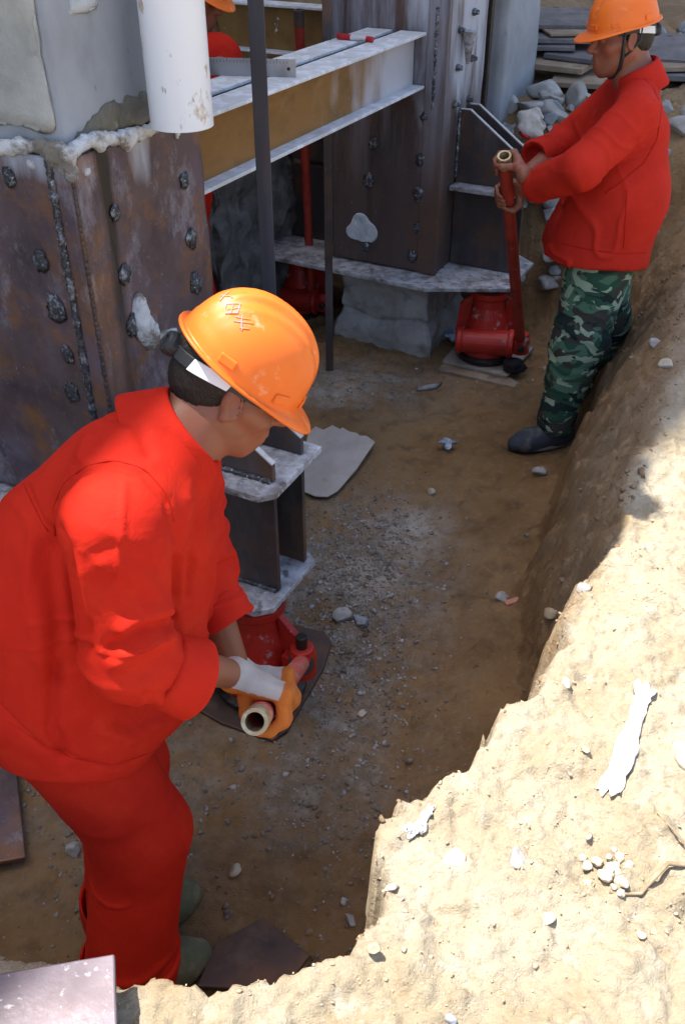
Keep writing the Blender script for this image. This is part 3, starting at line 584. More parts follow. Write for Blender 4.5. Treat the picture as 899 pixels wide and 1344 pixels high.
def angular(r, seed, sq=(1, 1, 1), planes=9):
    """a broken stone: a ball cut by random flats"""
    rs = np.random.default_rng(seed); bm = bmesh.new(); bmesh.ops.create_icosphere(bm, subdivisions=3, radius=1.0)
    V = np.array([v.co[:] for v in bm.verts]); F = np.array([[v.index for v in f.verts] for f in bm.faces]); bm.free()
    for _ in range(planes):
        n = nrm(rs.normal(size=3)); dd = rs.uniform(0.45, 0.8); e = np.maximum(V @ n - dd, 0); V = V - e[:, None] * n
    V = V * (1 + 0.05 * fbm(V * 4 + seed, 3, seed))[:, None]
    return V * arr(*sq) * r, F

def plug(parent, u, v, z, face, r, seed, name='weld_plug'):
    V, F = blobmesh(1.0, 3, seed, 0.5, (1, 1, 1), 3.0)
    n = -AU if face == 'u' else AV; t = AV if face == 'u' else AU
    p = S(u, v, z)
    V = V * (1 + .25 * fbm(V * 5 + seed, 3, seed + 9))[:, None]; W = p + V[:, :1] * t * r * .9 + V[:, 1:2] * n * r * 0.24 + V[:, 2:] * AZ * r * 1.2
    return mobj(name, W, F, M['weld'], parent, smooth=True)
def bead(parent, pts, r, seed, mat='weld', name='weld_bead'):
    P = []
    for a, b in zip(pts[:-1], pts[1:]):
        k = max(2, int(np.linalg.norm(b - a) / (r * 0.7)))
        P += [a + (b - a) * i / k for i in range(k)]
    P.append(pts[-1]); rr = [r * (0.75 + 0.55 * random.random()) for _ in P]
    m = MB(); m.tube(P, rr, 8, jit=0.22); return m.obj(name, M[mat], parent, smooth=True)

# near column
c0u, c1u, c0v, c1v = 1.785, 2.345, -2.21, -1.65
near = thing('steel_jacketed_column', 'concrete column in a purple brown steel jacket behind the bending worker, white grout lip at its top', 'column', S(2.065, -1.93, 0.0))
V, F = rough_block(c0u + .02, c1u - .02, c0v + .02, c1v - .02, 1.40, 4.6, 0.045, 0.008, 7, 3)
mobj('concrete_shaft', V, F, M['concrete'], near, smooth=False)
V, F = rough_block(c0u + .005, c0u + .03, c0v - .01, c1v - .035, 1.585, 4.6, 0.022, 0.016, 11, 9)
mobj('plaster_coat', V, F, M['plaster'], near, smooth=True)
V, F = rough_block(c0u + .05, c1u - .05, c0v + .05, c1v - .05, -0.15, 0.44, 0.05, 0.02, 7, 5); mobj('concrete_foot', V, F, M['oldconc'], near)
SPU = ((-1.85, 1.47), (-1.80, 1.26), (-1.775, 1.13), (-1.765, 1.0), (-1.775, .88), (-2.08, 1.42), (-2.1, 1.2))
SPV = ((1.925, 1.37), (1.93, 1.2), (1.94, 1.05), (2.24, 1.37), (2.25, 1.2), (2.25, 1.06))
jacket_plate(near, c0u, c0u + .012, c0v, c1v, .45, 1.535, 'jacketsteel', [S(c0u, v, z) for v, z in SPU], chalk=lambda u, v, z: .8 * sstep(1.40, 1.53, z), seed=3)
jacket_plate(near, c0u + .014, c1u - .0, c1v - .012, c1v, .45, 1.535, 'jacketsteel', [S(u, c1v, z) for u, z in SPV], wet=lambda u, v, z: np.exp(-((u - 1.905) / .05) ** 2) * (.75 + .25 * sstep(.9, 1.5, z)), chalk=lambda u, v, z: .75 * np.exp(-((u - 2.06) / .06) ** 2) * sstep(1.25, 1.5, z), seed=4)
for a in ((c1u - .012, c1u, c0v, c1v - .014), (c0u + .014, c1u - .014, c0v, c0v + .012)):
    MB().ubox(*a, .45, 1.535).obj('jacket_plate', M['millsteel'], near, bevel=.002)
# grout lip: lumpy ring sitting on the jacket's top edge
pr = []
for (ua, va), (ub, vb) in (((c0u - .0, c0v), (c0u - .0, c1v)), ((c0u, c1v), (c1u, c1v)), ((c1u, c1v), (c1u, c0v)), ((c1u, c0v), (c0u, c0v))):
    n = 16
    for i in range(n):
        t0, t1 = i / n, (i + 1) / n; s0, s1 = random.uniform(-.007, .007), random.uniform(-.007, .007)
        q = lambda t, s: S(ua + (ub - ua) * t, va + (vb - va) * t, 1.548 + s + .012 * math.sin(9 * t))
        pr.append(cap(q(t0, s0), q(t1, s1), random.uniform(.010, .017), random.uniform(.010, .017), .015))
for i in range(10):
    t = random.random(); q = S(c0u + random.uniform(-.004, .008), c0v + .56 * t, random.uniform(1.50, 1.56)) if i % 2 else S(c0u + .5 * t, c1v + random.uniform(-.008, .004), random.uniform(1.49, 1.56))
    pr.append(cap(q, q + arr(0, 0, -random.uniform(.0, .010)), random.uniform(.010, .014), random.uniform(.008, .012), .03))
V, F = sdf_mesh(pr, .006); nn = vnormals(V, F); V = V + nn * (0.010 * fbm(V * 45, 5, 3, .7))[:, None]
mobj('grout_lip', V, F, M['grout'], near, smooth=True)
def pocket(C, cc):
    k = sstep(1.555, 1.66, C[:, 2]); C = C.copy(); C[:, 2] = 1.55 + (C[:, 2] - 1.55) * (.35 + .38 * np.sin((C[:, 0] - c0u - .06) * 6.6) + .28 * fbm(C * arr(30, 1, 1), 3, 4)); C[:, 1] += .012 * (1 - k) * (C[:, 1] > cc[1]); return C
V, F = rough_block(c0u + .06, c1u - .05, c1v - .05, c1v - .014, 1.545, 1.66, .011, .014, 18, 31, pocket); mobj('mortar_pocket', V, F, M['wetmortar'], near, smooth=False)
V, F = rough_block(c0u + .10, c0u + .215, c1v - .03, c1v - .012, 1.83, 2.2, 0.012, 0.014, 14, 33); mobj('patch', V, F, M['whitewash'], near, smooth=True)
bead(near, [S(c0u - .002, c1v - .062, 1.53), S(c0u - .002, c1v - .055, .45)], .011, 1)
bead(near, [S(c0u + .004, c1v + .002, 1.52), S(c0u + .004, c1v + .002, .45)], .005, 2, 'darksteel')
for i, (v, z) in enumerate(SPU): plug(near, c0u - .004, v, z, 'u', .021 + .005 * (i % 3), i)
for i, (u, z) in enumerate(SPV): plug(near, u, c1v + .004, z, 'v', .019 + .005 * (i % 3), 20 + i)
pr = [ell(S(1.97, c1v + .004, 1.06), (.028, .028, .075), k=.02), ell(S(2.0, c1v + .004, 1.0), (.03, .02, .05), k=.02), cap(S(1.99, c1v, .98), S(2.13, c1v, .955), .013, .008)]
V, F = sdf_mesh(pr, .005); V = V + vnormals(V, F) * (0.008 * fbm(V * 45, 4, 8))[:, None]; mobj('mortar_splash', V, F, M['grout'], near, smooth=True)

def bracket(root, u1, u2, vroot, vtip, zb, zm, ztop, ztip, flat, side=1, zroot=None):
    for k, u in enumerate((u1, u2)):
        P = [S(u, vroot, zm + .022), S(u, vroot, ztop if zroot is None else zroot), S(u, vroot + side * flat, ztop), S(u, vtip, ztip), S(u, vtip, zm + .022)]
        g = MB().prism(P, AU * .016).obj('gusset', M['darksteel'], root, bevel=.002)
        e = MB(); a, b, c = S(u + .008, vroot + side * .004, (ztop if zroot is None else zroot) + .0025), S(u + .008, vroot + side * flat, ztop + .0025), S(u + .008, vtip, ztip + .0025)
        for p, q in ((a, b), (b, c)): e.box((p + q) / 2, q - p, AU, np.cross(q - p, AU), np.linalg.norm(q - p) / 2, .0082, .002)
        mobj('cut_edge', e.V, e.F, M['cutedge'], g)
        MB().ubox(u, u + .016, min(vroot, vtip), max(vroot, vtip), zb + .002, zm).obj('gusset', M['darksteel'], root, bevel=.002)
# near bracket
B0, B1 = 1.725, 1.875
bracket(near, B0, B1, c1v + .003, -1.08, .442, .79, .985, .862, .39, zroot=.84)
MB().prism([S(1.655, c1v + .003, .79), S(1.655, -1.085, .79), S(1.69, -1.05, .79), S(1.945, -1.055, .79), S(1.97, c1v + .003, .79)], AZ * .02).obj('stiffener_plate', M['dustplate'], near, bevel=.002)
MB().prism([S(1.62, -1.75, .42), S(1.625, -1.10, .42), S(1.665, -1.06, .42), S(1.905, -1.06, .42), S(1.945, -1.12, .42), S(2.35, c1v + .02, .42), S(2.4, -2.25, .42), S(1.75, -2.25, .42)], AZ * .02).obj('base_plate', M['dustplate'], near, bevel=.003)
bead(near, [S(1.722, -1.64, .814), S(1.722, -1.085, .814)], .008, 4); bead(near, [S(1.722, -1.64, .448), S(1.722, -1.085, .448)], .006, 5)

# far column
d0u, d1u, d0v, d1v = 4.12, 4.68, -2.16, -1.602
farc = thing('steel_jacketed_column', 'concrete column in a streaked brown steel jacket on a cracked concrete foot, beside the standing worker', 'column', S(4.4, -1.88, 0))
V, F = rough_block(d0u + .03, d1u - .03, d0v + .03, d1v - .03, 0.45, 4.4, .12, .006, 5, 4); mobj('concrete_shaft', V, F, M['concrete'], farc)
SPF = ((-1.69, 1.16), (-1.70, .98), (-1.70, .82), (-1.70, .66), (-1.94, 1.02), (-1.96, .85), (-1.97, .53), (-1.72, .52), (-2.0, 1.2))
jacket_plate(farc, d0u, d0u + .014, d0v, d1v, .445, 2.3, 'jacketsteel2', [S(d0u, v, z) for v, z in SPF], chalk=lambda u, v, z: .55 * sstep(-1.90, -1.72, v) * sstep(.75, 1.3, z) + .36 * sstep(1.4, 1.75, z), wet=lambda u, v, z: .6 * np.exp(-((v + 1.95) / .05) ** 2) + .5 * np.exp(-((v + 2.08) / .04) ** 2), seed=5)
jacket_plate(farc, d0u + .016, d1u - .07, d1v - .014, d1v, .445, 2.3, 'jacketsteel2', [], chalk=lambda u, v, z: .8 * sstep(.95, 1.35, z), seed=6)
for a in ((d1u - .014, d1u, d0v, d1v), (d0u + .016, d1u - .016, d0v, d0v + .014)):
    MB().ubox(*a, .445, 2.3).obj('jacket_plate', M['colsteel'], farc, bevel=.002)
MB().ubox(d1u - .055, d1u - .02, d1v - .02, d1v + .012, .98, 2.9).obj('corner_angle', M['greasesteel'], farc, bevel=.002)
MB().ubox(d0u - .006, d0u + .03, d1v - .09, d1v + .005, .446, 2.9).obj('corner_strip', M['colsteel'], farc, bevel=.002)
def foot_taper(C, cc):
    z = C[:, 2]; k = 1 + .12 * sstep(.16, .10, z) + .02 * np.sin(z * 40); C = C.copy(); C[:, :2] = cc[:2] + (C[:, :2] - cc[:2]) * k[:, None]
    g = np.exp(-((z - .15 - .02 * np.sin(C[:, 1] * 14)) / .007) ** 2) * .022 + np.exp(-((C[:, 1] + 1.78) / .007) ** 2) * .018 * (z > .12) + np.exp(-((z - .28 - .03 * np.sin(C[:, 1] * 9)) / .006) ** 2) * .012
    C[:, 0] += g * (C[:, 0] < cc[0]); C[:, 1] -= g * 0.6 * (C[:, 1] > cc[1]); return C
V, F = rough_block(d0u + .03, d1u - .03, d0v + .03, d1v - .03, -0.1, .418, .011, .022, 9, 15, foot_taper); mobj('concrete_foot', V, F, M['oldconc'], farc, smooth=False)
bracket(farc, 4.315, 4.43, d1v + .004, -1.29, .442, .82, 1.165, .985, .05)
bracket(farc, 4.315, 4.43, d0v - .004, -2.5, .442, .82, 1.165, .985, .05, side=-1)
MB().prism([S(4.24, d1v + .004, .82), S(4.24, -1.30, .82), S(4.28, -1.275, .82), S(4.5, -1.275, .82), S(4.52, d1v + .004, .82)], AZ * .02).obj('stiffener_plate', M['dustplate'], farc, bevel=.002)
MB().prism([S(4.0, -2.70, .42), S(3.96, -1.585, .42), S(4.137, -1.225, .42), S(4.51, -1.225, .42), S(4.72, -1.5, .42), S(4.76, -2.70, .42)], AZ * .02).obj('base_plate', M['dustplate'], farc, bevel=.003)
for i, (v, z) in enumerate(SPF): plug(farc, d0u - .004, v, z, 'u', .019 + .005 * (i % 3), 40 + i)
for i, (u, z) in enumerate(((4.25, 1.50), (4.41, 1.55), (4.25, 1.35), (4.43, 1.36), (4.42, 1.19), (4.25, 1.2))):
    p = S(u, d1v, z); MB().lathe([(.016, 0), (.016, .012), (.011, .014), (.010, .026), (.004, .028)], p, AV, 8).obj('bolt', M['weld'], farc)
pr_f = S(4.30, d1v + .03, 1.40); MB().lathe([(.008, -.13), (.028, -.02), (.034, 0), (.030, .001), (.02, .004)], pr_f + arr(0, 0, .09), AZ, 20).obj('grout_funnel', M['dustplate'], farc, smooth=False)
pr = [ell(S(d0u - .001, -2.0, .62), (.05, .05, .07), k=.02), ell(S(d0u - .001, -1.96, .60), (.055, .045, .05), k=.02), ell(S(d0u - .001, -2.04, .59), (.04, .04, .035), k=.02), (lambda p: (d0u - .006) - (p[:, 0] * UX + p[:, 1] * UY), .004, 'i', None, None)]
V, F = sdf_mesh(pr, .005); V = V + vnormals(V, F) * (0.004 * fbm(V * 40, 4, 8))[:, None]; mobj('grout_smear', V, F, M['whitewash'], farc, smooth=True)
bead(farc, [S(d0u - .002, -1.652, 1.6), S(d0u - .002, -1.652, 1.2)], .008, 9); bead(farc, [S(4.31, d1v + .006, 1.16), S(4.31, d1v + .006, .86)], .007, 6)

# ------------------------------------------------------------------ beams between the columns
def ibeam(name, label, a, b, hh, wd, mweb, mfl, group=None, lm=None):
    """an I-beam from a to b (centre of the bottom), web and two flanges as parts"""
    a, b = np.asarray(a, float), np.asarray(b, float); d = nrm(b - a); s = np.cross(d, AZ); ln = np.linalg.norm(b - a) / 2; c = (a + b) / 2
    root = thing(name, label, 'beam', c, group); tf = .012
    MB().box(c + AZ * hh / 2, d, s, AZ, ln, .004, hh / 2 - tf).obj('web', mweb, root, bevel=0)
    MB().box(c + AZ * tf / 2, d, s, AZ, ln, wd / 2, tf / 2).obj('bottom_flange', mfl, root, bevel=.002)
    MB().box(c + AZ * (hh - tf / 2), d, s, AZ, ln, wd / 2, tf / 2).obj('top_flange', mfl, root, bevel=.002)
    return root
ibeam('steel_beam', 'ochre steel beam with whitewashed flanges bridging the two columns, nearer one of the pair', S(2.348, -1.755, 1.28), S(4.112, -1.755, 1.28), .222, .12, M['ochre'], M['flange'], 'beams bridging the columns')
ibeam('steel_beam', 'ochre steel beam with whitewashed flanges bridging the two columns, farther one of the pair', S(2.348, -1.915, 1.28), S(4.112, -1.915, 1.28), .222, .12, M['ochre'], M['flange'], 'beams bridging the columns')
ibeam('steel_beam', 'paint spattered ochre beam running away left from the far column behind the third worker', S(4.53, -2.165, 1.29), S(4.53, -3.9, 1.29), .222, .12, M['ochre2'], M['flange'])

# ------------------------------------------------------------------ pipes, posts
pv = S(0, 0, 0) + arr(-.415, 2.578, 0); root = thing('drain_pipe', 'thick white plastic pipe hanging open ended beside the near column', 'pipe', (pv[0], pv[1], 1.56))
MB().pipe(pv + AZ * 1.56, pv + AZ * 4.2, .081, .074, 160).obj('barrel', M['pvc'], root)
def angle_post(label, x, y, z0, z1, a, b, t, yaw, mat, lean=(0, 0)):
    ca, sa = math.cos(yaw), math.sin(yaw); ex, ey = arr(ca, sa, 0), arr(-sa, ca, 0)
    P = [(0, 0), (a, 0), (a, t), (t, t), (t, b), (0, b)]
    m = MB(); p0 = arr(x, y, z0); m.prism([p0 + ex * p + ey * q for p, q in P], arr(lean[0], lean[1], z1 - z0))
    return m.obj('steel_post', M[mat], None, bevel=.0015, label=label, cat='post', origin=(x, y, z0))
angle_post('thick blue grey steel angle post standing in front of the beam pair', -.262, 2.93, -.08, 3.3, .046, .046, .006, rad(-6), 'postblue')
angle_post('slim dark steel post standing just left of the far column', -.082, 4.24, -.06, 3.3, .036, .036, .005, rad(-4), 'darksteel')

# ------------------------------------------------------------------ jacks, levers
def jack(label, c, barrel_dir, tall=.405, r=.105, group='red screw jacks under the brackets', sock=None):
    c = np.asarray(c, float); root = thing('screw_jack', label, 'jack', c, group); bd = nrm(barrel_dir); fr = np.cross(bd, AZ)      # fr points to the front
    MB().lathe([(.135, 0), (.14, .01), (.14, .026), (.12, .04)], c + fr * -.01).obj('base', M['greasesteel'], root, smooth=False)
    b = c - fr * -.0
    MB().lathe([(r + .018, .035), (r + .018, .06), (r + .004, .08), (r, .16), (r - .012, .22), (r - .028, .27), (r - .032, .31), (r - .02, .318), (r - .02, .345), (r - .05, .35)], b - fr * .01).obj('housing', M['jackred'], root, smooth=False, bevel=.003)
    MB().lathe([(.04, .34), (.04, tall - .035), (.062, tall - .03), (.062, tall - .004), (.055, tall)], b - fr * .01).obj('screw_head', M['greasesteel'], root)
    for s in (-1, 1):
        P = [b + bd * s * (r - .03) + AZ * .33, b + bd * s * (r + .035) + AZ * .27, b + bd * s * (r + .05) + AZ * .10, b + bd * s * (r - .005) + AZ * .10]
        MB().prism([p - fr * .02 for p in P], fr * .022).obj('rib', M['jackred'], root, bevel=.003)
    bc = c + fr * .085 + AZ * .115
    bl = MB().lathe([(.05, -.145), (.064, -.14), (.066, -.118), (.058, -.112), (.060, .0), (.064, .105), (.070, .112), (.070, .132), (.05, .138)], bc, bd, 26).obj('barrel', M['jackred'], root, bevel=.003)
    if sock is None: sock = bc + bd * .172
    sk = MB().lathe([(.03, -.045), (.043, -.04), (.043, .03), (.036, .05), (.034, .06)], sock, AZ, 20)
    sk.box(sock - bd * .02, bd, fr, AZ, .03, .035, .03); so = sk.obj('socket', M['jackred'], root, bevel=.003)
    MB().lathe([(.017, -.018), (.017, .026), (.014, .028)], sock + fr * .035, fr, 14).obj('bolt', M['greasesteel'], so)
    return root, sock
def lever(label, a, b, r=.025, mat='pipered', tip=.055, group='red jack lever pipes', tipmat='brass'):
    a, b = np.asarray(a, float), np.asarray(b, float); d = nrm(b - a); root = thing('lever_pipe', label, 'pipe', a, group)
    m = MB(); m.pipe(a, b - d * tip, r, r - .006, 22); m.obj('tube', M[mat], root, smooth=False, bevel=.0008)
    q = MB(); q.pipe(b - d * (tip - .0005), b, r + .0012, r - .007, 26); q.obj('bare_end', M[tipmat], root, bevel=.0015)
    return root
J2 = (.715, 4.345, .042)
jack('red screw jack with grey paint worn through, under the far bracket by the standing worker', J2, arr(.985, -.17, 0), tall=.374)
L2a, L2b = arr(.93, 4.245, .20), arr(.596, 3.60, 1.216)
L2a = arr(.862, 4.215, .19)
lever('scuffed red lever pipe held upright by the standing worker', L2a, L2b)
J1 = (-.255, 2.085, .016)
SK1 = arr(-.118, 2.005, .195)
r1, _ = jack('red screw jack whitened with dust, under the near bracket by the bending worker', J1, arr(.86, -.51, 0), tall=.40, sock=SK1)
MB().pipe(SK1 + nrm(arr(-.03, -.68, .55)) * .032, SK1 + nrm(arr(-.03, -.68, .55)) * .046, .037, .024, 24).obj('collar', M['greasesteel'], r1, bevel=.002)
MB().lathe([(.017, .05), (.017, .10), (.014, .103)], SK1, AZ, 14).obj('pin', M['greasesteel'], r1)
L1a = SK1 + nrm(arr(-.03, -.68, .55)) * .03; L1b = arr(-.160, 1.18, .852)
lever('short looking red lever pipe gripped by the bending worker, open end towards us', L1a, L1b, .0245, 'pipepink', .05)
J3 = (-.235, 4.98, .0)
jack('dark red screw jack in shadow behind the slim dark post', J3, arr(.95, -.3, 0))
lever('long thin red lever pipe standing in the shadows behind the beams', arr(-.17, 4.865, .18), arr(-.195, 4.72, 1.55), .022, 'pipered', .07, tipmat='darksteel')

# plates under the jacks and around
def slab(name, label, cat, P, z, t, mat, tilt=None, bevel=.003, group=None, jit=0.0):
    Q = []
    for i, p in enumerate(P): Q.append(arr(p[0], p[1], z + (tilt(p[0], p[1]) if tilt else 0)))
    return MB().prism(Q, AZ * t).obj(name, M[mat], None, bevel=bevel, label=label, cat=cat, group=group)
slab('steel_plate', 'dark steel plate with clipped round corners under the dusty near jack', 'plate', [(-.50, 2.03), (-.36, 1.93), (-.205, 1.865), (-.165, 1.90), (-.06, 2.16), (-.035, 2.28), (-.06, 2.33), (-.2, 2.38), (-.42, 2.36)], .002, .014, 'floorplate')
slab('wooden_board', 'grey dusty board directly under the far jack', 'board', [(.50, 4.30), (.80, 4.13), (.985, 4.45), (.66, 4.62)], .022, .018, 'ply')
slab('wooden_board', 'brown split board under the grey dusty board at the far jack', 'board', [(.475, 4.245), (.825, 4.05), (.85, 4.10), (.62, 4.5), (.56, 4.4)], .002, .018, 'stackbrown')
cb = [(-.15, 3.62), (-.12, 3.665), (-.085, 3.63), (-.045, 3.665), (-.01, 3.625), (.0, 3.64), (.03, 3.60), (.062, 3.585), (.075, 3.56), (.105, 3.555), (.14, 3.50), (.06, 3.30), (-.02, 3.145), (-.06, 3.11), (-.11, 3.12), (-.16, 3.16), (-.17, 3.4)]
slab('cardboard_sheet', 'torn pale cardboard sheet lying on the trench floor by the near bracket', 'cardboard', cb, .028, .004, 'cardboard', bevel=0, tilt=lambda x, y: .02 * math.sin(4 * x) + .01 * (y - 3.3))
slab('steel_plate', 'rusty brown steel plate half buried at the foot of the bank', 'plate', [(-.33, 1.12), (-.135, 1.105), (-.075, 1.185), (-.19, 1.285), (-.30, 1.22)], .036, .012, 'floorplate', tilt=lambda x, y: .05 * (x + .3))
slab('steel_plate', 'rusty steel plate lying at the left behind the bending worker', 'plate', [(-1.18, 1.95), (-.95, 1.84), (-.81, 1.455), (-.90, 1.435), (-1.2, 1.5)], .03, .014, 'millsteel')
slab('steel_plate', 'mauve steel plate with white scratches lying on the bank in the near left corner', 'plate', [(-.62, .755), (-.357, .805), (-.325, .66), (-.60, .60)], .715, .012, 'plateback', tilt=lambda x, y: .04 * (y - .7) - .02 * x)

# ------------------------------------------------------------------ people
def hand_grip(c, a, b, w, r, infl=0.0, kf=.005):
    """a closed hand round a pipe: c on the axis, a from little finger to index, b towards the palm, w from wrist to knuckles"""
    c, a, b, w = arr(*c), nrm(a), nrm(b), nrm(w)
    def P(th, off, rr): t = rad(th); return c + a * off + (b * math.cos(t) + w * math.sin(t)) * rr
    R = np.stack([a, w, b], 1); pr = []
    wrist = c + b * (r + .028) - w * .068
    pr.append(rbox(P(4, 0, r + .021), (.040 + infl, .042 + infl, .0135 + infl), R, .012, .01))
    for o in (-.014, .014): pr.append(cap(P(-20, o, r + .024), wrist + a * o * .9, .019 + infl, .021 + infl, .02))
    for o, rf, s in ((.030, .0098, .96), (.0095, .0102, 1.0), (-.011, .0098, .97), (-.030, .0086, .88)):
        q = [P(38, o, r + .023), P(38 + 62 * s, o * 1.02, r + .0205), P(38 + 112 * s, o * .97, r + .0135), P(38 + 152 * s, o * .92, r + .0105)]
        q = [np.array(x) for x in q]; rr = [rf * 1.1, rf * 1.04, rf * .95, rf * .84]
        for i in range(3): pr.append(cap(q[i], q[i + 1], rr[i] + infl, rr[i + 1] + infl, kf if i else .008))
    q = [P(-42, .018, r + .022), P(-78, .044, r + .021), P(-122, .046, r + .015), P(-158, .036, r + .0115)]; rr = [.0155, .0128, .0115, .0098]
    for i in range(3): pr.append(cap(q[i], q[i + 1], rr[i] + infl, rr[i + 1] + infl, .008))
    return pr, wrist
def head_prims(c, f, u, neck):
    f = nrm(f); l = nrm(np.cross(u, f)); u = np.cross(f, l); R = np.stack([f, l, u], 1); c = arr(*c)
    T = lambda x, y, z: c + R @ arr(x, y, z)
    pr = [ell(T(-.010, 0, .040), (.098, .076, .098), R, .02), ell(T(.028, 0, -.032), (.070, .062, .085), R, .03)]
    for s in (-1, 1):
        pr += [cap(T(-.002, s * .056, -.045), T(.070, s * .022, -.098), .018, .018, .03), cap(T(.062, s * .046, -.022), T(.03, s * .062, -.012), .020, .014, .02),
               cap(T(.089, s * .010, .026), T(.078, s * .046, .026), .0105, .009, .014)]
    pr += [cap(T(.078, 0, -.104), T(.084, .0, -.098), .019, .017, .02), cap(T(.080, 0, -.062), T(.086, 0, -.07), .026, .022, .02)]
    for s in (-1, 1): pr.append(ell(T(.094, s * .031, .004), (.012, .017, .011), R, .012, 's'))
    for s in (-1, 1): pr.append(ell(T(.083, s * .031, .004), (.0115, .014, .0105), R, .004))
    pr += [cap(T(.094, 0, .012), T(.118, 0, -.027), .0078, .0118, .012), cap(T(.106, 0, -.030), T(.090, 0, -.036), .0100, .009, .008)]
    for s in (-1, 1): pr.append(ell(T(.100, s * .012, -.030), (.010, .0075, .0075), R, .006))
    pr += [cap(T(.101, -.015, -.0585), T(.101, .015, -.0585), .0062, .0062, .006), cap(T(.098, -.014, -.0695), T(.098, .014, -.0695), .0072, .0072, .006),
           cap(T(.106, -.018, -.0635), T(.106, .018, -.0635), .0022, .0022, .004, 's')]
    for s in (-1, 1):
        e = T(-.006, s * .080, -.004); Re = R @ np.array(Matrix.Rotation(rad(-14 * 1), 3, 'Y') @ Matrix.Rotation(rad(s * 24), 3, 'Z'))
        pr += [ell(e, (.0195, .0085, .0335), Re, .004), ell(e + R @ arr(.004, s * .009, .003), (.0115, .0085, .0225), Re, .003, 's'),
               ell(e + R @ arr(.010, s * -.001, -.006), (.007, .005, .008), Re, .004), ell(e + R @ arr(-.001, s * .001, -.028), (.008, .0055, .008), Re, .005)]
    nb = arr(*neck)
    pr += [cap(T(-.030, 0, -.055), nb, .054, .060, .03), cap(T(.012, 0, -.085), nb + R @ arr(.03, 0, -.02) * 1.0, .040, .05, .03)]
    return pr, R, T
def sm(name, prims, h, mat, parent, n=1, post=None, split=None, label=None):
    V, F = sdf_mesh(prims, h)
    if n: V = relax(V, F, n, .5)
    if post is not None: V = post(V, vnormals(V, F))
    mids = None
    if split is not None: mids = split(V[F].mean(1)).astype(int)
    return mobj(name, V, F, mat, parent, smooth=True, mids=mids, label=label)
def wrinkles(V, N, specs):
    D = np.zeros(len(V))
    for c, R, ax, fh, fl, amp, seed in specs:
        ax = nrm(ax); q = V * fl + (V @ ax)[:, None] * ax * (fh - fl) + 0.5 * np.stack([fbm(V * 5, 2, seed + 3), fbm(V * 5, 2, seed + 4), fbm(V * 5, 2, seed + 5)], 1)
        nz = vnoise(q, seed); r = np.exp(-(nz / .12) ** 2) * np.clip(1.2 * (vnoise(q * .37 + 9, seed + 31) + .45), 0, 1); m = np.exp(-np.sum((V - arr(*c)) ** 2, 1) / R ** 2); D += amp * m * (r + .35 * nz - .1)
    return V + N * D[:, None]
def crease(V, N, lines):
    """folds and seams: (points, width, height, side vector or None)"""
    D = np.zeros(len(V))
    for P, wd, amp, side in lines:
        P = [arr(*p) for p in P]; Q = V; msk = 1.0
        if side is not None:
            s = nrm(side); Q = V - (V @ s)[:, None] * s; P = [p - (p @ s) * s for p in P]; msk = np.clip((N @ s) * 2.5, 0, 1)
        d = np.full(len(V), 9.0); tt = np.zeros(len(V)); L = len(P) - 1
        for i in range(L):
            a, b = P[i], P[i + 1]; ba = b - a; t = np.clip((Q - a) @ ba / max(ba @ ba, 1e-9), 0, 1)
            e = np.linalg.norm(Q - a - t[:, None] * ba, axis=1); m = e < d; d = np.where(m, e, d); tt = np.where(m, (i + t) / L, tt)
        fade = np.clip(np.minimum(tt, 1 - tt) * 6, 0.0, 1) if amp > 0 else 1.0
        D += amp * np.exp(-(d / wd) ** 2) * msk * fade
    return V + N * D[:, None]
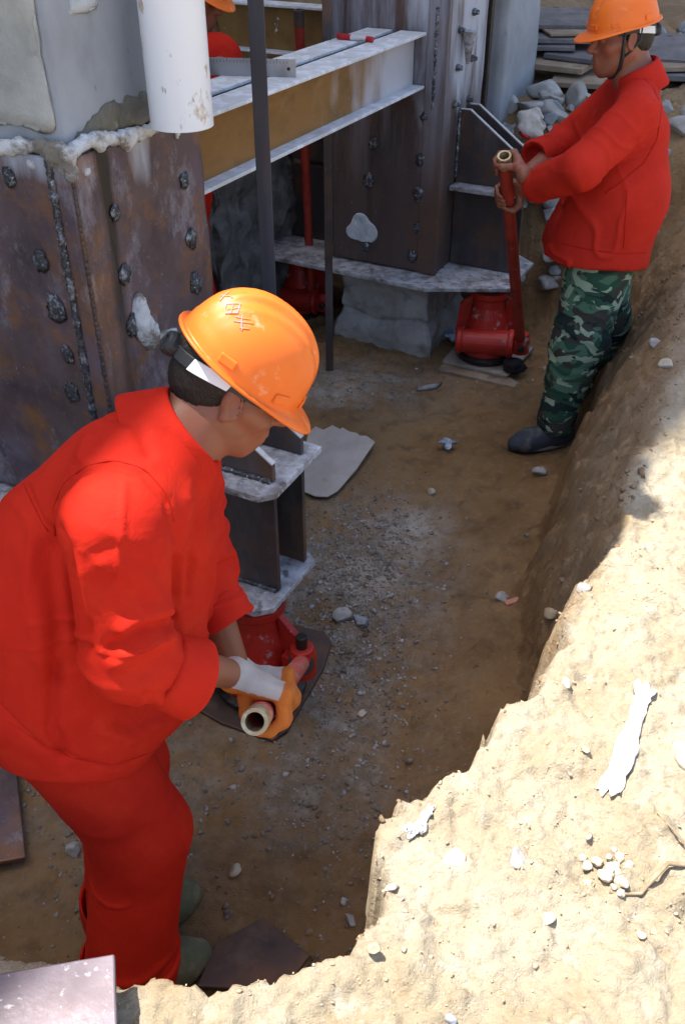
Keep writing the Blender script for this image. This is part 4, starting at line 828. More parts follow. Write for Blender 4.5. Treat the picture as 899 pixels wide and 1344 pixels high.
def hard_hat(parent, R, T, tilt, z0=.036, mark=False, chin=False, knob=True):
    ct, st_ = math.cos(rad(tilt)), math.sin(rad(tilt))
    def H(x, y, z):        # hat frame -> world, tipped forwards by tilt
        x2, z2 = x * ct + z * st_, -x * st_ + z * ct
        return T(x2 - .004, y, z2 + z0)
    n = 96
    def dome(t, ph, off=0.0):
        c, s = math.cos(ph), math.sin(ph); rx = (.123 if c > 0 else .118) - off; ry = .103 - off
        rho = math.sin(t * math.pi / 2) ** .9; z = (.122 - off) * max(math.cos(t * math.pi / 2), 0) ** .82
        x, y = rho * rx * c, rho * ry * s
        k = sstep(.024, .014, abs(y)) * sstep(.98, .80, t) * .0085 + (sstep(.052, .045, abs(y)) * sstep(.034, .041, abs(y))) * sstep(.9, .7, t) * .004 * (1 if c < .9 else 1)
        g = 1 + .012 * t * (t > .9)
        return (x * g, y * g, z + float(k) - .0)
    rows = []
    for i in range(1, 27): rows.append([dome(i / 26 * .985, 2 * math.pi * k / n) for k in range(n)])
    def brim(e, dz):
        o = []
        for k in range(n):
            ph = 2 * math.pi * k / n; c, s = math.cos(ph), math.sin(ph); x, y, z = dome(.985, ph)
            wv = .011 + .042 * max(c, 0) ** 2.2; o.append((x + c * wv * e, y + s * wv * e * .8, z - .004 - .016 * e * max(c, 0) ** 2 + dz))
        return o
    rows += [brim(0.05, 0), brim(.5, .0015), brim(.94, 0), brim(1, -.002), brim(.97, -.0045), brim(.5, -.004), brim(-.02, -.005)]
    for i in range(24, 2, -3): rows.append([dome(i / 26 * .985, 2 * math.pi * k / n, .0035) for k in range(n)])
    V = [H(0, 0, .122 + .0085)] + [H(*p) for r in rows for p in r] + [H(0, 0, .115)]
    F = []; m = len(rows)
    for k in range(n): F.append((0, 1 + k, 1 + (k + 1) % n)); F.append((len(V) - 1, 1 + (m - 1) * n + (k + 1) % n, 1 + (m - 1) * n + k))
    for i in range(m - 1):
        for k in range(n): F.append((1 + i * n + k, 1 + (i + 1) * n + k, 1 + (i + 1) * n + (k + 1) % n, 1 + i * n + (k + 1) % n))
    hat = mobj('hard_hat', V, F, M['helmet'], parent, smooth=True)
    for ph in (62, 118, -62, -118, 20, -20):
        a = rad(ph); b0 = dome(.945, a); dx = arr(*(T(math.cos(a), math.sin(a), 0) - T(0, 0, 0))); tx = arr(*(T(-math.sin(a), math.cos(a), 0) - T(0, 0, 0)))
        MB().box(H(b0[0], b0[1], b0[2] + .005), tx, dx, np.cross(tx, dx), .016, .003, .009).obj('strap_lug', M['helmet'], hat, bevel=.003)
    def ring(name, a0, a1, zt, zb, mat, off=0.0):
        P, Fq = [], []; k = 26
        for i in range(k + 1):
            a = rad(a0 + (a1 - a0) * i / k); c, s = math.cos(a), math.sin(a); drop = -.034 * max(-c, 0) ** 1.5
            for rr, z in ((off, zt), (off, zb), (off - .004, zb), (off - .004, zt)): P.append(H((.106 + rr) * c - .004, (.089 + rr) * s, z + drop))
        for i in range(k):
            for j in range(4): Fq.append((i * 4 + j, i * 4 + (j + 1) % 4, (i + 1) * 4 + (j + 1) % 4, (i + 1) * 4 + j))
        Fq += [(3, 2, 1, 0), (k * 4, k * 4 + 1, k * 4 + 2, k * 4 + 3)]
        return mobj(name, P, Fq, M[mat], hat, smooth=False, bevel=.001)
    ring('head_band', 60, 300, .004, -.018, 'band'); ring('white_band', 100, 140, .0045, -.0195, 'whiteband', .0035); ring('white_band', 220, 260, .0045, -.0195, 'whiteband', .0035)
    kp = H(-.109, 0, -.042); kd = H(-.2, 0, -.046) - kp
    MB().lathe([(.021, -.004), (.022, .008), (.019, .016), (.010, .017), (.009, .013), (.002, .013)], kp, kd, 22).obj('knob', M['band'], hat, bevel=.001)
    if mark:       # worn print at the back of the hat: a boxy character and a crossed one
        def st(pts, wd):
            o = MB(); 
            for (p0, t0), (p1, t1) in zip(pts[:-1], pts[1:]):
                g = [arr(*H(*[c * 1.006 for c in dome(t0 + (t1 - t0) * j / 4, rad(p0 + (p1 - p0) * j / 4))])) for j in range(5)]
                o.tube(g, wd, 6)
            return o
        C_ = MB()
        for pts in ([(196, .62), (208, .70), (214, .60), (202, .50), (196, .62)], [(201, .57), (210, .65)], [(205, .66), (209, .545)], [(218, .56), (231, .66)], [(232, .53), (219, .66)], [(216, .62), (226, .53)], [(228, .66), (234, .60)], [(180, .60), (190, .70)], [(182, .68), (192, .58)]):
            o = st(pts, .0011); C_.add(o.V, o.F)
        C_.obj('print', M['marking'], hat)
    if chin:
        for s in (-1, 1):
            m = MB(); m.tube([T(.020, s * .086, .035), T(.024, s * .083, .0), T(.026, s * .074, -.05), T(.030, s * .058, -.09), T(.045, s * .028, -.124), T(.05, 0, -.130)], [.0042, .0042, .0075, .0075, .0048, .0048], 8)
            m.tube([T(-.036, s * .088, .03), T(-.030, s * .088, -.01), T(.0, s * .080, -.04), T(.025, s * .075, -.054)], .0038, 8); m.obj('chin_strap', M['band'], hat, smooth=True)
    return hat
def hair(parent, R, T, up=0):
    pr = [ell(T(-.012, 0, .040), (.105, .0825, .103), R, .02), ell(T(-.05, 0, -.022), (.052, .058, .052), R, .03)]
    n1 = R @ nrm(arr(.85, 0, -.52))
    pr.append(cut(T(.014, 0, -.012 + up), n1, .006))
    def post(V, N): return V + N * (0.0022 * fbm(V * 160, 3, 4))[:, None]
    return sm('hair', pr, .004, M['hair'], parent, 1, post)
def collar(parent, c, ax, fr, mat, r0=.066, r1=.070, r2=.105, up=.045, dn=.028, gap=24, fdn=.05):
    c, ax = arr(*c), nrm(ax); fr = nrm(arr(*fr) - ax * (arr(*fr) @ ax)); l = np.cross(ax, fr); V, F = [], []; n = 44
    prof = []
    for i in range(n + 1):
        th = rad(gap + (360 - 2 * gap) * i / n); k = max(math.cos(th), 0) ** 2; dv = fr * math.cos(th) + l * math.sin(th)
        wob = .004 * math.sin(th * 5 + 1)
        for rr, hh in ((r0, -.03), (r0 + .001, up * .6 - .02 * k), (r1, up - .022 * k), (r1 + .008, up + .002 - .024 * k), (r1 + .018, up * .55 - .026 * k), (r2 + .010 * k + wob, -dn - fdn * k * .6), (r2 - .001 + .010 * k + wob, -dn - .004 - fdn * k * .6)):
            V.append(c + dv * rr + ax * hh)
    m = 7
    for i in range(n):
        for j in range(m - 1): F.append((i * m + j, i * m + j + 1, (i + 1) * m + j + 1, (i + 1) * m + j))
    o = mobj('collar', V, F, mat, parent, smooth=True)
    s = o.modifiers.new('thick', 'SOLIDIFY'); s.thickness = .0035; s.offset = 0
    s = o.modifiers.new('sub', 'SUBSURF'); s.levels = 1; s.render_levels = 2
    return o
def boot(parent, ank, toe, mat, name='boot', top=.10, rr=.046, ln=1.0):
    a, t = arr(*ank), arr(*toe); f = nrm(arr(t[0] - a[0], t[1] - a[1], 0)); l = np.cross(AZ, f); g = min(t[2], a[2]) ; z = g
    h = arr(a[0], a[1], z) - f * .055; ball = h + f * .185 * ln; tip = h + f * .235 * ln
    pr = [cap(h + AZ * .040, ball + AZ * .034, .040, .046, .03), cap(ball + AZ * .032, tip + AZ * .028, .045, .034, .03), cap(h + f * .04 + AZ * .05, a + AZ * top - AZ * (a[2] - z) + f * .0, rr, rr + .002, .03), cap(h + f * .05 + AZ * .07, ball + AZ * .04, .042, .036, .04),
          (lambda p: (z + .004) - p[:, 2], .003, 'i', None, None)]
    o = sm(name, pr, .006, mat, parent, 1, lambda V, N: V + N * (0.003 * fbm(V * 22, 3, 8))[:, None])
    P = []
    for k in range(28):
        b = 2 * math.pi * k / 28; x = (math.cos(b) * .148 + .092) * ln; y = math.sin(b) * (.044 + .010 * math.cos(b)); P.append(h + f * x + l * y + AZ * .001)
    MB().prism(P, AZ * .017).obj('sole', M['sole'], o, bevel=.003)
    return o

def person(label, cfg):
    c = cfg; root = thing('person', label, 'person', c['base'])
    hp, R, T = head_prims(c['head'], c['f'], c['u'], c['neck'])
    body = list(hp); gloves = []
    for i in (0, 1):
        g, wr = hand_grip(*c['grip'][i]); body += [cap(c['sh'][i], c['el'][i], .050, .043, .03), cap(c['el'][i], wr, .043, .027, .03)] + g
        body += [cap(c['sh'][i], c['neck'], .035, .045, .04), cap(c['hip'][i], c['knee'][i], .075, .052, .04), cap(c['knee'][i], c['ank'][i], .052, .035, .03), cap(c['ank'][i], c['toe'][i], .034, .026, .02)]
        body += [cap(c['hip'][i], c['torso'][1], .09, .10, .05)]
        if c.get('gloved'): gloves.append((g, wr, i))
    body += [cap(c['torso'][1], c['torso'][2], .10, .10, .06)]
    sm('body', body, c.get('hb', .0045), M['skin'], root, 1)
    hair(root, R, T, c.get('hairup', 0))
    hard_hat(root, R, T, c['tilt'], mark=c.get('mark', False), chin=c.get('chin', False))
    for g, wr, i in gloves:
        cc, a, b, w_, r = [arr(*x) if hasattr(x, '__len__') else x for x in c['grip'][i]]
        g2, _ = hand_grip(cc, a, b, w_, r, .0035); d = nrm(arr(*c['el'][i]) - wr)
        g2 = g2 + [cap(wr, wr + d * .012, .032, .036, .015)]
        b_, w2 = nrm(b), nrm(w_)
        o = sm('glove', g2, .0038, M['glove'], root, 1, lambda V, N: wrinkles(V, N, [(V.mean(0), .2, (1, 0, .3), 60, 22, .0008, 5)]))
        P = np.array([v.co[:] for v in o.data.vertices]) + ORIG[o]; q = P - cc; x, y = q @ nrm(b), q @ nrm(w_); ed = .004 * fbm(P * 70, 2, 3)
        at = o.data.attributes.new('coat', 'FLOAT', 'POINT'); at.data.foreach_set('value', np.maximum(sstep(.022, .030, y + ed), sstep(r + .013, r + .006, x + ed)).astype(np.float32))
    return root, R, T

RED = M['redcloth']
# ---- the bending worker
pd = nrm(L1b - L1a)
def ortho(b, a): b = np.asarray(b, float); return nrm(b - a * (b @ a))
hc1 = L1b - pd * .125; hc2 = L1b - pd * .30
b1 = ortho((.25, .35, .9), pd); w1 = np.cross(pd, b1); w1 = w1 if w1[0] > 0 else -w1
b2 = ortho((-.1, .45, .9), pd); w2 = np.cross(pd, b2); w2 = w2 if w2[0] > 0 else -w2
W1 = dict(base=(-.50, 1.2, 0.0), head=(-.190, 1.455, 1.402), f=(.80, .16, -.54), u=(.55, .08, .82), neck=(-.285, 1.395, 1.318), tilt=10, mark=True, gloved=True, hb=.0038, hairup=.022,
          sh=[(-.352, 1.178, 1.295), (-.310, 1.50, 1.18)], el=[(-.356, 1.135, 1.070), (-.302, 1.532, .955)],
          grip=[(hc1, -pd, b1, w1, .0245), (hc2, pd, b2, w2, .0245)],
          hip=[(-.555, 1.255, .85), (-.625, 1.41, .85)], knee=[(-.430, 1.240, .445), (-.500, 1.42, .45)], ank=[(-.468, 1.130, .085), (-.50, 1.27, .09)], toe=[(-.36, 1.19, .035), (-.37, 1.36, .035)],
          torso=[(-.575, 1.341, .853), (-.52, 1.323, 1.053), (-.361, 1.345, 1.215)])
man1, R1, T1 = person('worker in red with orange hat bending over a jack lever, glove on his hand', W1)
sR, eR = arr(*W1['sh'][0]), arr(*W1['el'][0]); cuffR = arr(-.256, 1.158, .988)
sL, eL = arr(*W1['sh'][1]), arr(*W1['el'][1]); cuffL = arr(-.246, 1.458, .845)
jk = [cap((-.56, 1.27, .84), (-.51, 1.30, 1.04), .150, .140, .08), cap((-.58, 1.45, .84), (-.51, 1.44, 1.04), .150, .150, .08),
      cap((-.51, 1.30, 1.04), (-.385, 1.315, 1.205), .140, .115, .08), cap((-.52, 1.44, 1.04), (-.380, 1.45, 1.19), .145, .110, .08),
      cap((-.475, 1.34, 1.16), (-.378, 1.345, 1.27), .118, .108, .07),
      cap((-.360, 1.26, 1.265), (-.30, 1.38, 1.295), .090, .080, .05), cap((-.345, 1.45, 1.205), (-.31, 1.40, 1.27), .085, .078, .05),
      cap((-.345, 1.40, 1.10), (-.395, 1.33, .80), .098, .115, .08), cap((-.36, 1.44, 1.08), (-.42, 1.40, .80), .095, .110, .08),
      cap((-.52, 1.24, .86), (-.50, 1.22, .76), .115, .125, .08),
      cap(sR, (-.335, 1.33, 1.30), .082, .088, .05), cap(sR, eR, .084, .075, .014), cap(eR, cuffR, .073, .058, .025), cap(sL, eL, .080, .070, .02), cap(eL, cuffL, .068, .058, .03)]
for e_, cf, gp in ((eR, cuffR, hc1), (eL, cuffL, hc2)):
    d = nrm(cf - e_); jk.append(cut(cf, d, .006) if False else cap(cf + d * .062, cf + d * .2, .10, .10, .003, 's')); jk.append(cap(cf - d * .05, cf + d * .08, .050, .056, .003, 's'))
h1, h2, h3 = arr(-.273, 1.187, .705), arr(-.672, 1.263, .735), arr(-.411, 1.101, .755)
hn = np.cross(h2 - h1, h3 - h1); hn = nrm(hn if hn[2] < 0 else -hn)
jk.append((lambda p: (p - h1) @ hn + .008 * np.sin(p[:, 0] * 17 + p[:, 1] * 9), .004, 'i', None, None))
nax = nrm(arr(.80, .18, .57)); jk.append(cap(arr(*W1['neck']) + nax * .055, arr(*W1['neck']) + nax * .2, .068, .075, .006, 's'))
camside = nrm(arr(0, 0, 2.16) - arr(-.38, 1.3, 1.1))
def circ(c, ax, r, n=24):
    ax = nrm(ax); a = nrm(np.cross(ax, AZ + .01)); b = np.cross(ax, a); return [arr(*c) + r * (math.cos(2 * math.pi * i / n) * a + math.sin(2 * math.pi * i / n) * b) for i in range(n + 1)]
def fold1(V, N):
    V = wrinkles(V, N, [(eR, .15, eR - sR, 15, 5, .011, 3), (cuffR, .12, cuffR - eR, 22, 7, .008, 4), (sR, .14, (-.6, .1, -.8), 11, 4, .004, 61), (eL, .2, eL - sL, 16, 6, .012, 8), ((-.5, 1.25, .95), .3, (.5, 0, 1), 10, 2.6, .014, 12), ((-.35, 1.3, .9), .25, (1, .3, .2), 12, 2.3, .014, 14), ((-.4, 1.35, 1.25), .22, (1, 1, -.6), 12, 2.6, .010, 16)])
    V = crease(V, N, FOLD1)
    return V
FOLD1 = [
    ([(-0.441, 1.144, 1.319), (-0.433, 1.172, 1.358), (-0.401, 1.193, 1.388), (-0.355, 1.201, 1.399), (-0.298, 1.193, 1.388), (-0.261, 1.169, 1.353), (-0.247, 1.136, 1.307)], 0.007, -0.0081, camside),
    ([(-0.447, 1.163, 1.293), (-0.423, 1.132, 1.250), (-0.409, 1.095, 1.198), (-0.400, 1.061, 1.150)], 0.016, -0.0216, camside),
    ([(-0.404, 1.134, 1.286), (-0.390, 1.100, 1.239), (-0.394, 1.060, 1.183)], 0.012, 0.0095, camside),
    ([(-0.511, 1.251, 1.331), (-0.478, 1.210, 1.273), (-0.465, 1.203, 1.263)], 0.006, -0.0068, camside),
    ([(-0.351, 1.071, 1.164), (-0.310, 1.090, 1.190), (-0.248, 1.095, 1.198)], 0.013, 0.0149, camside),
    ([(-0.357, 1.060, 1.148), (-0.316, 1.076, 1.171), (-0.250, 1.083, 1.181)], 0.01, -0.0121, camside),
    ([(-0.373, 1.055, 1.107), (-0.308, 1.076, 1.136), (-0.251, 1.086, 1.151)], 0.014, 0.0135, camside),
    ([(-0.392, 1.116, 1.279), (-0.344, 1.126, 1.293), (-0.280, 1.109, 1.269), (-0.254, 1.086, 1.236)], 0.012, -0.0036, camside),
    ([(-0.387, 1.104, 1.263), (-0.344, 1.114, 1.276), (-0.286, 1.096, 1.250), (-0.261, 1.072, 1.218)], 0.012, 0.0036, camside),
    ([(-0.322, 1.175, 1.397), (-0.327, 1.123, 1.323), (-0.339, 1.064, 1.240)], 0.005, 0.0041, camside),
    ([(-0.312, 1.094, 1.024), (-0.277, 1.087, 1.014), (-0.235, 1.120, 1.060)], 0.01, -0.0095, camside),
    ([(-0.331, 1.109, 1.045), (-0.287, 1.080, 1.004)], 0.012, 0.0108, camside),
    ([(-0.490, 1.148, 1.014), (-0.496, 1.089, 0.930), (-0.478, 1.059, 0.888)], 0.012, -0.0135, camside),
    ([(-0.525, 1.243, 1.234), (-0.506, 1.171, 1.131), (-0.488, 1.098, 1.029)], 0.022, 0.0108, camside),
    ([(-0.485, 1.229, 1.213), (-0.469, 1.156, 1.111), (-0.475, 1.098, 1.029)], 0.016, -0.0135, camside),
    ([(-0.431, 1.102, 0.914), (-0.366, 1.083, 0.888), (-0.287, 1.102, 0.914)], 0.016, 0.0108, camside),
    ([(-0.388, 1.359, 1.397), (-0.337, 1.345, 1.376), (-0.319, 1.316, 1.336)], 0.012, -0.0081, camside),
    ([(-0.399, 1.301, 1.402), (-0.411, 1.280, 1.372), (-0.417, 1.265, 1.350)], 0.01, 0.0081, camside),
    ([(-0.257, 1.411, 1.211), (-0.274, 1.348, 1.121), (-0.281, 1.300, 1.054)], 0.01, -0.0095, camside),
    ([(-0.288, 1.411, 1.211), (-0.299, 1.348, 1.121), (-0.288, 1.284, 1.032)], 0.012, 0.0095, camside),
    ([(-0.599, 1.150, 0.929), (-0.519, 1.103, 0.864), (-0.399, 1.078, 0.828), (-0.259, 1.099, 0.859)], 0.004, -0.0047, camside)]
jacket1 = sm('jacket', jk, .0052, RED, man1, 3, fold1)
for e_, cf, rr in ((eR, cuffR, .067), (eL, cuffL, .064)):
    d = nrm(cf - e_); p0, p1 = cf - d * .062, cf + d * .006; sd_ = nrm(np.cross(d, AZ))
    tb = [cap(p0, p1, rr - .003, rr + .004, .01), cut(p0, -d + sd_ * .12, .006), cut(p1, d - sd_ * .10, .006), cap(p0 - d * .1, p1 + d * .1, rr - .012, rr - .010, .004, 's')]
    sm('cuff', tb, .004, RED, jacket1, 2, lambda V, N: wrinkles(V + N * (.006 * fbm(V * 14, 2, 5))[:, None], N, [(cf, .2, d, 34, 12, .004, 9)]))
collar(jacket1, arr(*W1['neck']) + nax * .0, nax, (.35, .1, -.94), RED, .070, .074, .118, .046, .030, 30, .11)
tr = [cap(W1['hip'][0], W1['knee'][0], .128, .100, .05), cap(W1['knee'][0], arr(*W1['ank'][0]) + arr(0, 0, .06), .100, .098, .05), cap(W1['hip'][1], W1['knee'][1], .128, .098, .04), cap(W1['knee'][1], arr(*W1['ank'][1]) + arr(0, 0, .07), .098, .092, .03),
      cap((-.56, 1.26, .86), (-.61, 1.42, .86), .135, .128, .06)]
for i in (0, 1): a = arr(*W1['ank'][i]); tr += [cap(a + arr(0, 0, -.10), a + arr(0, 0, .02), .082, .082, .004, 's')]
tr.append((lambda p: .080 + .012 * np.sin(p[:, 0] * 20) - p[:, 2], .004, 'i', None, None))
K = arr(*W1['knee'][0]); A_ = arr(*W1['ank'][0])
trs = sm('trousers', tr, .0065, RED, man1, 2, lambda V, N: wrinkles(V, N, [(K, .16, (.3, 0, 1), 15, 4, .013, 3), ((K + A_) / 2, .16, (.25, .1, 1), 12, 5, .012, 5), (A_ + arr(0, 0, .08), .14, (0, 0, 1), 20, 6, .012, 7), ((-.5, 1.25, .65), .2, (.5, 0, .9), 14, 4, .010, 9)]))
for i in (0, 1):
    a = arr(*W1['ank'][i]); tb = [cap(a + arr(-.004, 0, -.1), a + arr(0, 0, .3), .112, .108, .01), cut(a + arr(0, 0, .082), (.10, .05, 1), .006), cut(a + arr(0, 0, -.002), (.12, -.06, -1), .006), cap(a + arr(0, 0, -.2), a + arr(0, 0, .4), .096, .096, .004, 's')]
    sm('turn_up', tb, .005, RED, trs, 2, lambda V, N: wrinkles(V + N * (.010 * fbm(V * 11, 2, 5))[:, None], N, [(a, .3, (0, 0, 1), 26, 9, .005, 9)]))
boot(man1, W1['ank'][0], (-.36, 1.185, .012), M['bootgreen'], ln=.86); boot(man1, W1['ank'][1], (-.37, 1.36, .012), M['bootgreen'], ln=.86)

def seam(cloth, lines, side, r, mat):
    from mathutils.bvhtree import BVHTree
    me = cloth.data; og = ORIG[cloth]; bv = BVHTree.FromPolygons([v.co for v in me.vertices], [list(p.vertices) for p in me.polygons]); sd_ = nrm(side)
    for L in lines:
        L = [arr(*p) for p in L]; Q = []
        for a, b in zip(L[:-1], L[1:]):
            k = max(2, int(np.linalg.norm(b - a) / .008))
            for i in range(k):
                p = a + (b - a) * i / k - og; h = bv.ray_cast(Vector(p + sd_ * .6), Vector(-sd_), 1.5)
                if h[0] is not None: Q.append(arr(*h[0]) + og + arr(*h[1]) * r * .15)
        if len(Q) < 4: continue
        for _ in range(2): Q = [Q[0]] + [(Q[i - 1] + 2 * Q[i] + Q[i + 1]) / 4 for i in range(1, len(Q) - 1)] + [Q[-1]]
        m = MB(); m.tube(Q, r, 6); m.obj('seam', mat, cloth, smooth=True)
M['seamred'] = pm('red_seam_crease_shade', (0.43, 0.014, 0.006), [], rough=.85, spec=.1)  # seam lines darker than the cloth, standing in for crease shade
seam(jacket1, [
    [(-0.449, 1.163, 1.293), (-0.449, 1.190, 1.331), (-0.430, 1.210, 1.360), (-0.395, 1.224, 1.379), (-0.351, 1.229, 1.386), (-0.302, 1.221, 1.374), (-0.269, 1.198, 1.343), (-0.255, 1.170, 1.303)],
    [(-0.518, 1.254, 1.335), (-0.496, 1.231, 1.303), (-0.477, 1.210, 1.273), (-0.465, 1.203, 1.263)],
    [(-0.599, 1.140, 0.915), (-0.546, 1.119, 0.886), (-0.479, 1.093, 0.850), (-0.399, 1.081, 0.833), (-0.319, 1.086, 0.839), (-0.259, 1.098, 0.857)]], camside, .0013, M['seamred'])

# ---- the standing worker in camouflage trousers
p2 = nrm(L2b - L2a)
def on2(z): t = (z - L2a[2]) / (L2b[2] - L2a[2]); return L2a + (L2b - L2a) * t
hL, hR = on2(1.035), on2(1.165)
bL = ortho((.55, .80, .05), p2); wL = np.cross(p2, bL); wL = wL if wL[0] < 0 else -wL
bR = ortho((.95, .1, .2), p2); wR = np.cross(p2, bR); wR = wR if wR[1] > 0 else -wR
W2 = dict(base=(1.0, 3.7, 0.0), head=(.982, 3.665, 1.605), f=(-.97, -.10, -.16), u=(-.15, .0, .98), neck=(1.055, 3.655, 1.470), tilt=3, chin=True, hb=.0045,
          sh=[(1.045, 3.80, 1.375), (1.02, 3.47, 1.385)], el=[(.875, 3.87, 1.19), (.835, 3.375, 1.235)],
          grip=[(hR, p2, bR, wR, .025), (hL, -p2, bL, wL, .025)],
          hip=[(1.03, 3.73, .87), (1.005, 3.55, .87)], knee=[(1.13, 3.82, .47), (.965, 3.545, .50)], ank=[(1.195, 3.925, .10), (.915, 3.525, .11)], toe=[(1.05, 3.93, .04), (.79, 3.50, .045)],
          torso=[(1.01, 3.64, .87), (1.03, 3.64, 1.06), (1.05, 3.64, 1.30)])
man2, R2, T2 = person('worker in red jacket, camouflage trousers and orange hat holding an upright lever', W2)
RED2 = M['redcloth2']
sR, eR = arr(*W2['sh'][0]), arr(*W2['el'][0]); cuffR = arr(.712, 3.70, 1.178)
sL, eL = arr(*W2['sh'][1]), arr(*W2['el'][1]); cuffL = arr(.705, 3.60, 1.098)
jk = [cap((1.0, 3.55, .86), (1.04, 3.545, 1.08), .168, .155, .08), cap((1.0, 3.73, .86), (1.04, 3.73, 1.08), .168, .155, .08),
      cap((1.04, 3.545, 1.08), (1.06, 3.56, 1.30), .155, .115, .08), cap((1.04, 3.73, 1.08), (1.06, 3.73, 1.30), .155, .115, .08),
      cap((1.02, 3.485, 1.385), (1.055, 3.62, 1.43), .075, .070, .05), cap((1.045, 3.79, 1.375), (1.055, 3.68, 1.43), .075, .070, .05),
      cap((.93, 3.56, .84), (.99, 3.57, 1.15), .11, .11, .07), cap((.99, 3.6, .83), (.99, 3.7, .83), .185, .185, .07),
      cap(sL, eL, .084, .072, .02), cap(eL, cuffL, .072, .060, .03), cap(sR, eR, .082, .070, .03), cap(eR, cuffR, .070, .058, .03)]
for e_, cf in ((eR, cuffR), (eL, cuffL)):
    d = nrm(cf - e_); jk.append(cap(cf - d * .04, cf - d * .004, .059, .061, .008)); jk.append(cap(cf + d * .062, cf + d * .2, .10, .10, .003, 's')); jk.append(cap(cf - d * .03, cf + d * .08, .044, .05, .003, 's'))
jk.append((lambda p: (.845 + .012 * np.sin(p[:, 0] * 13 + 1) + .06 * (1.0 - p[:, 0])) - p[:, 2], .004, 'i', None, None))
nax2 = nrm(arr(-.35, 0, .93)); jk.append(cap(arr(*W2['neck']) + nax2 * .06, arr(*W2['neck']) + nax2 * .2, .066, .075, .006, 's'))
jacket2 = sm('jacket', jk, .0068, RED2, man2, 2, lambda V, N: wrinkles(V, N, [(eL, .17, eL - sL, 17, 4, .014, 3), (cuffL, .12, cuffL - eL, 24, 6, .010, 4), (sL, .15, (.6, 0, -1), 14, 4, .009, 6), (eR, .2, eR - sR, 16, 6, .012, 8), ((1.05, 3.5, 1.05), .3, (.8, 0, .5), 9, 3, .014, 12), ((.9, 3.5, .95), .25, (1, .3, .3), 11, 2.5, .012, 14)]))
collar(jacket2, W2['neck'], nax2, (-.9, 0, -.3), RED2, .066, .070, .100, .048, .040, 28, .09)
tr = []
for i in (0, 1):
    k_, a_ = arr(*W2['knee'][i]), arr(*W2['ank'][i]); tr += [cap(W2['hip'][i], k_, .135, .105, .06), cap(k_, a_ + arr(0, 0, .02), .105, .082, .05), cap(a_ + arr(0, 0, -.11), a_ + arr(0, 0, -.035), .09, .07, .004, 's')]
tr.append((lambda p: .062 + .02 * np.sin(p[:, 0] * 25) - p[:, 2], .004, 'i', None, None))
K = arr(*W2['knee'][1]); A_ = arr(*W2['ank'][1])
sm('trousers', tr, .0075, M['camo'], man2, 2, lambda V, N: wrinkles(V, N, [(K, .18, (.5, 0, 1), 16, 4, .014, 3), ((K + A_) / 2, .16, (.3, .2, 1), 13, 5, .013, 5), (A_ + arr(0, 0, .05), .14, (0, 0, 1), 22, 6, .014, 7), (W2['knee'][0], .3, (.3, 0, 1), 14, 5, .012, 9), (W2['hip'][1], .2, (.6, 0, .7), 12, 4, .010, 11)]))
boot(man2, W2['ank'][1], (.79, 3.49, .02), M['bootblue'], 'shoe'); boot(man2, W2['ank'][0], (1.05, 3.93, .03), M['bootblue'], 'shoe')

cam2 = nrm(arr(0, 0, 2.16) - arr(1, 3.5, 1.1))
seam(jacket2, [
    [(1.004, 3.477, 1.528), (1.056, 3.450, 1.490), (1.082, 3.405, 1.427), (1.071, 3.345, 1.343), (1.025, 3.297, 1.275), (0.945, 3.258, 1.221), (0.880, 3.233, 1.185)],
    [(0.796, 3.377, 0.957), (0.893, 3.368, 0.943), (1.005, 3.359, 0.932), (1.124, 3.359, 0.932)],
    [(1.023, 3.443, 1.135), (1.018, 3.379, 1.046), (1.012, 3.316, 0.956)]], cam2, .0022, M['seamred'])

# ---- the third worker, mostly hidden behind the near column and the beams
fk = [(arr(-.40, 3.99, 1.40), arr(0, -1, .1), arr(-.2, .3, .9), arr(.95, .1, -.2), .016), (arr(-.55, 4.02, 1.10), arr(0, 1, 0), arr(0, 0, 1), arr(1, 0, 0), .02)]
W3 = dict(base=(-.74, 4.2, 0.0), head=(-.585, 4.28, 1.665), f=(.86, -.30, -.35), u=(.33, -.12, .92), neck=(-.645, 4.28, 1.52), tilt=6, hb=.007,
          sh=[(-.505, 4.15, 1.44), (-.66, 4.44, 1.40)], el=[(-.42, 4.06, 1.20), (-.52, 4.45, 1.16)], grip=fk,
          hip=[(-.73, 4.16, .85), (-.80, 4.34, .85)], knee=[(-.70, 4.10, .46), (-.75, 4.36, .46)], ank=[(-.725, 4.12, .10), (-.80, 4.35, .10)], toe=[(-.65, 4.09, .04), (-.68, 4.36, .04)],
          torso=[(-.78, 4.25, .87), (-.75, 4.25, 1.06), (-.68, 4.26, 1.32)])
man3, R3, T3 = person('worker in red half hidden behind the near column, white pipe and beams', W3)
sR, eR = arr(*W3['sh'][0]), arr(*W3['el'][0]); cR = eR + (arr(-.45, 4.0, 1.42) - eR) * .72
sL, eL = arr(*W3['sh'][1]), arr(*W3['el'][1]); cL = eL + (arr(-.6, 4.05, 1.1) - eL) * .7
jk = [cap((-.72, 4.16, .84), (-.60, 4.16, 1.32), .14, .125, .08), cap((-.78, 4.34, .84), (-.68, 4.35, 1.30), .14, .12, .08), cap(sR, (-.645, 4.24, 1.44), .08, .075, .05), cap(sL, (-.655, 4.31, 1.44), .08, .075, .05),
      cap(sR, eR, .105, .085, .03), cap(eR, cR, .08, .058, .03), cap(sL, eL, .088, .078, .03), cap(eL, cL, .076, .058, .03), (lambda p: .80 - p[:, 2], .004, 'i', None, None)]
jk.append(cap(W3['neck'], arr(*W3['neck']) + arr(.06, -.02, .15), .066, .075, .006, 's'))
j3 = sm('jacket', jk, .010, RED, man3, 2, lambda V, N: wrinkles(V, N, [((-.6, 4.1, 1.2), .5, (.3, .2, 1), 13, 5, .014, 3)]))
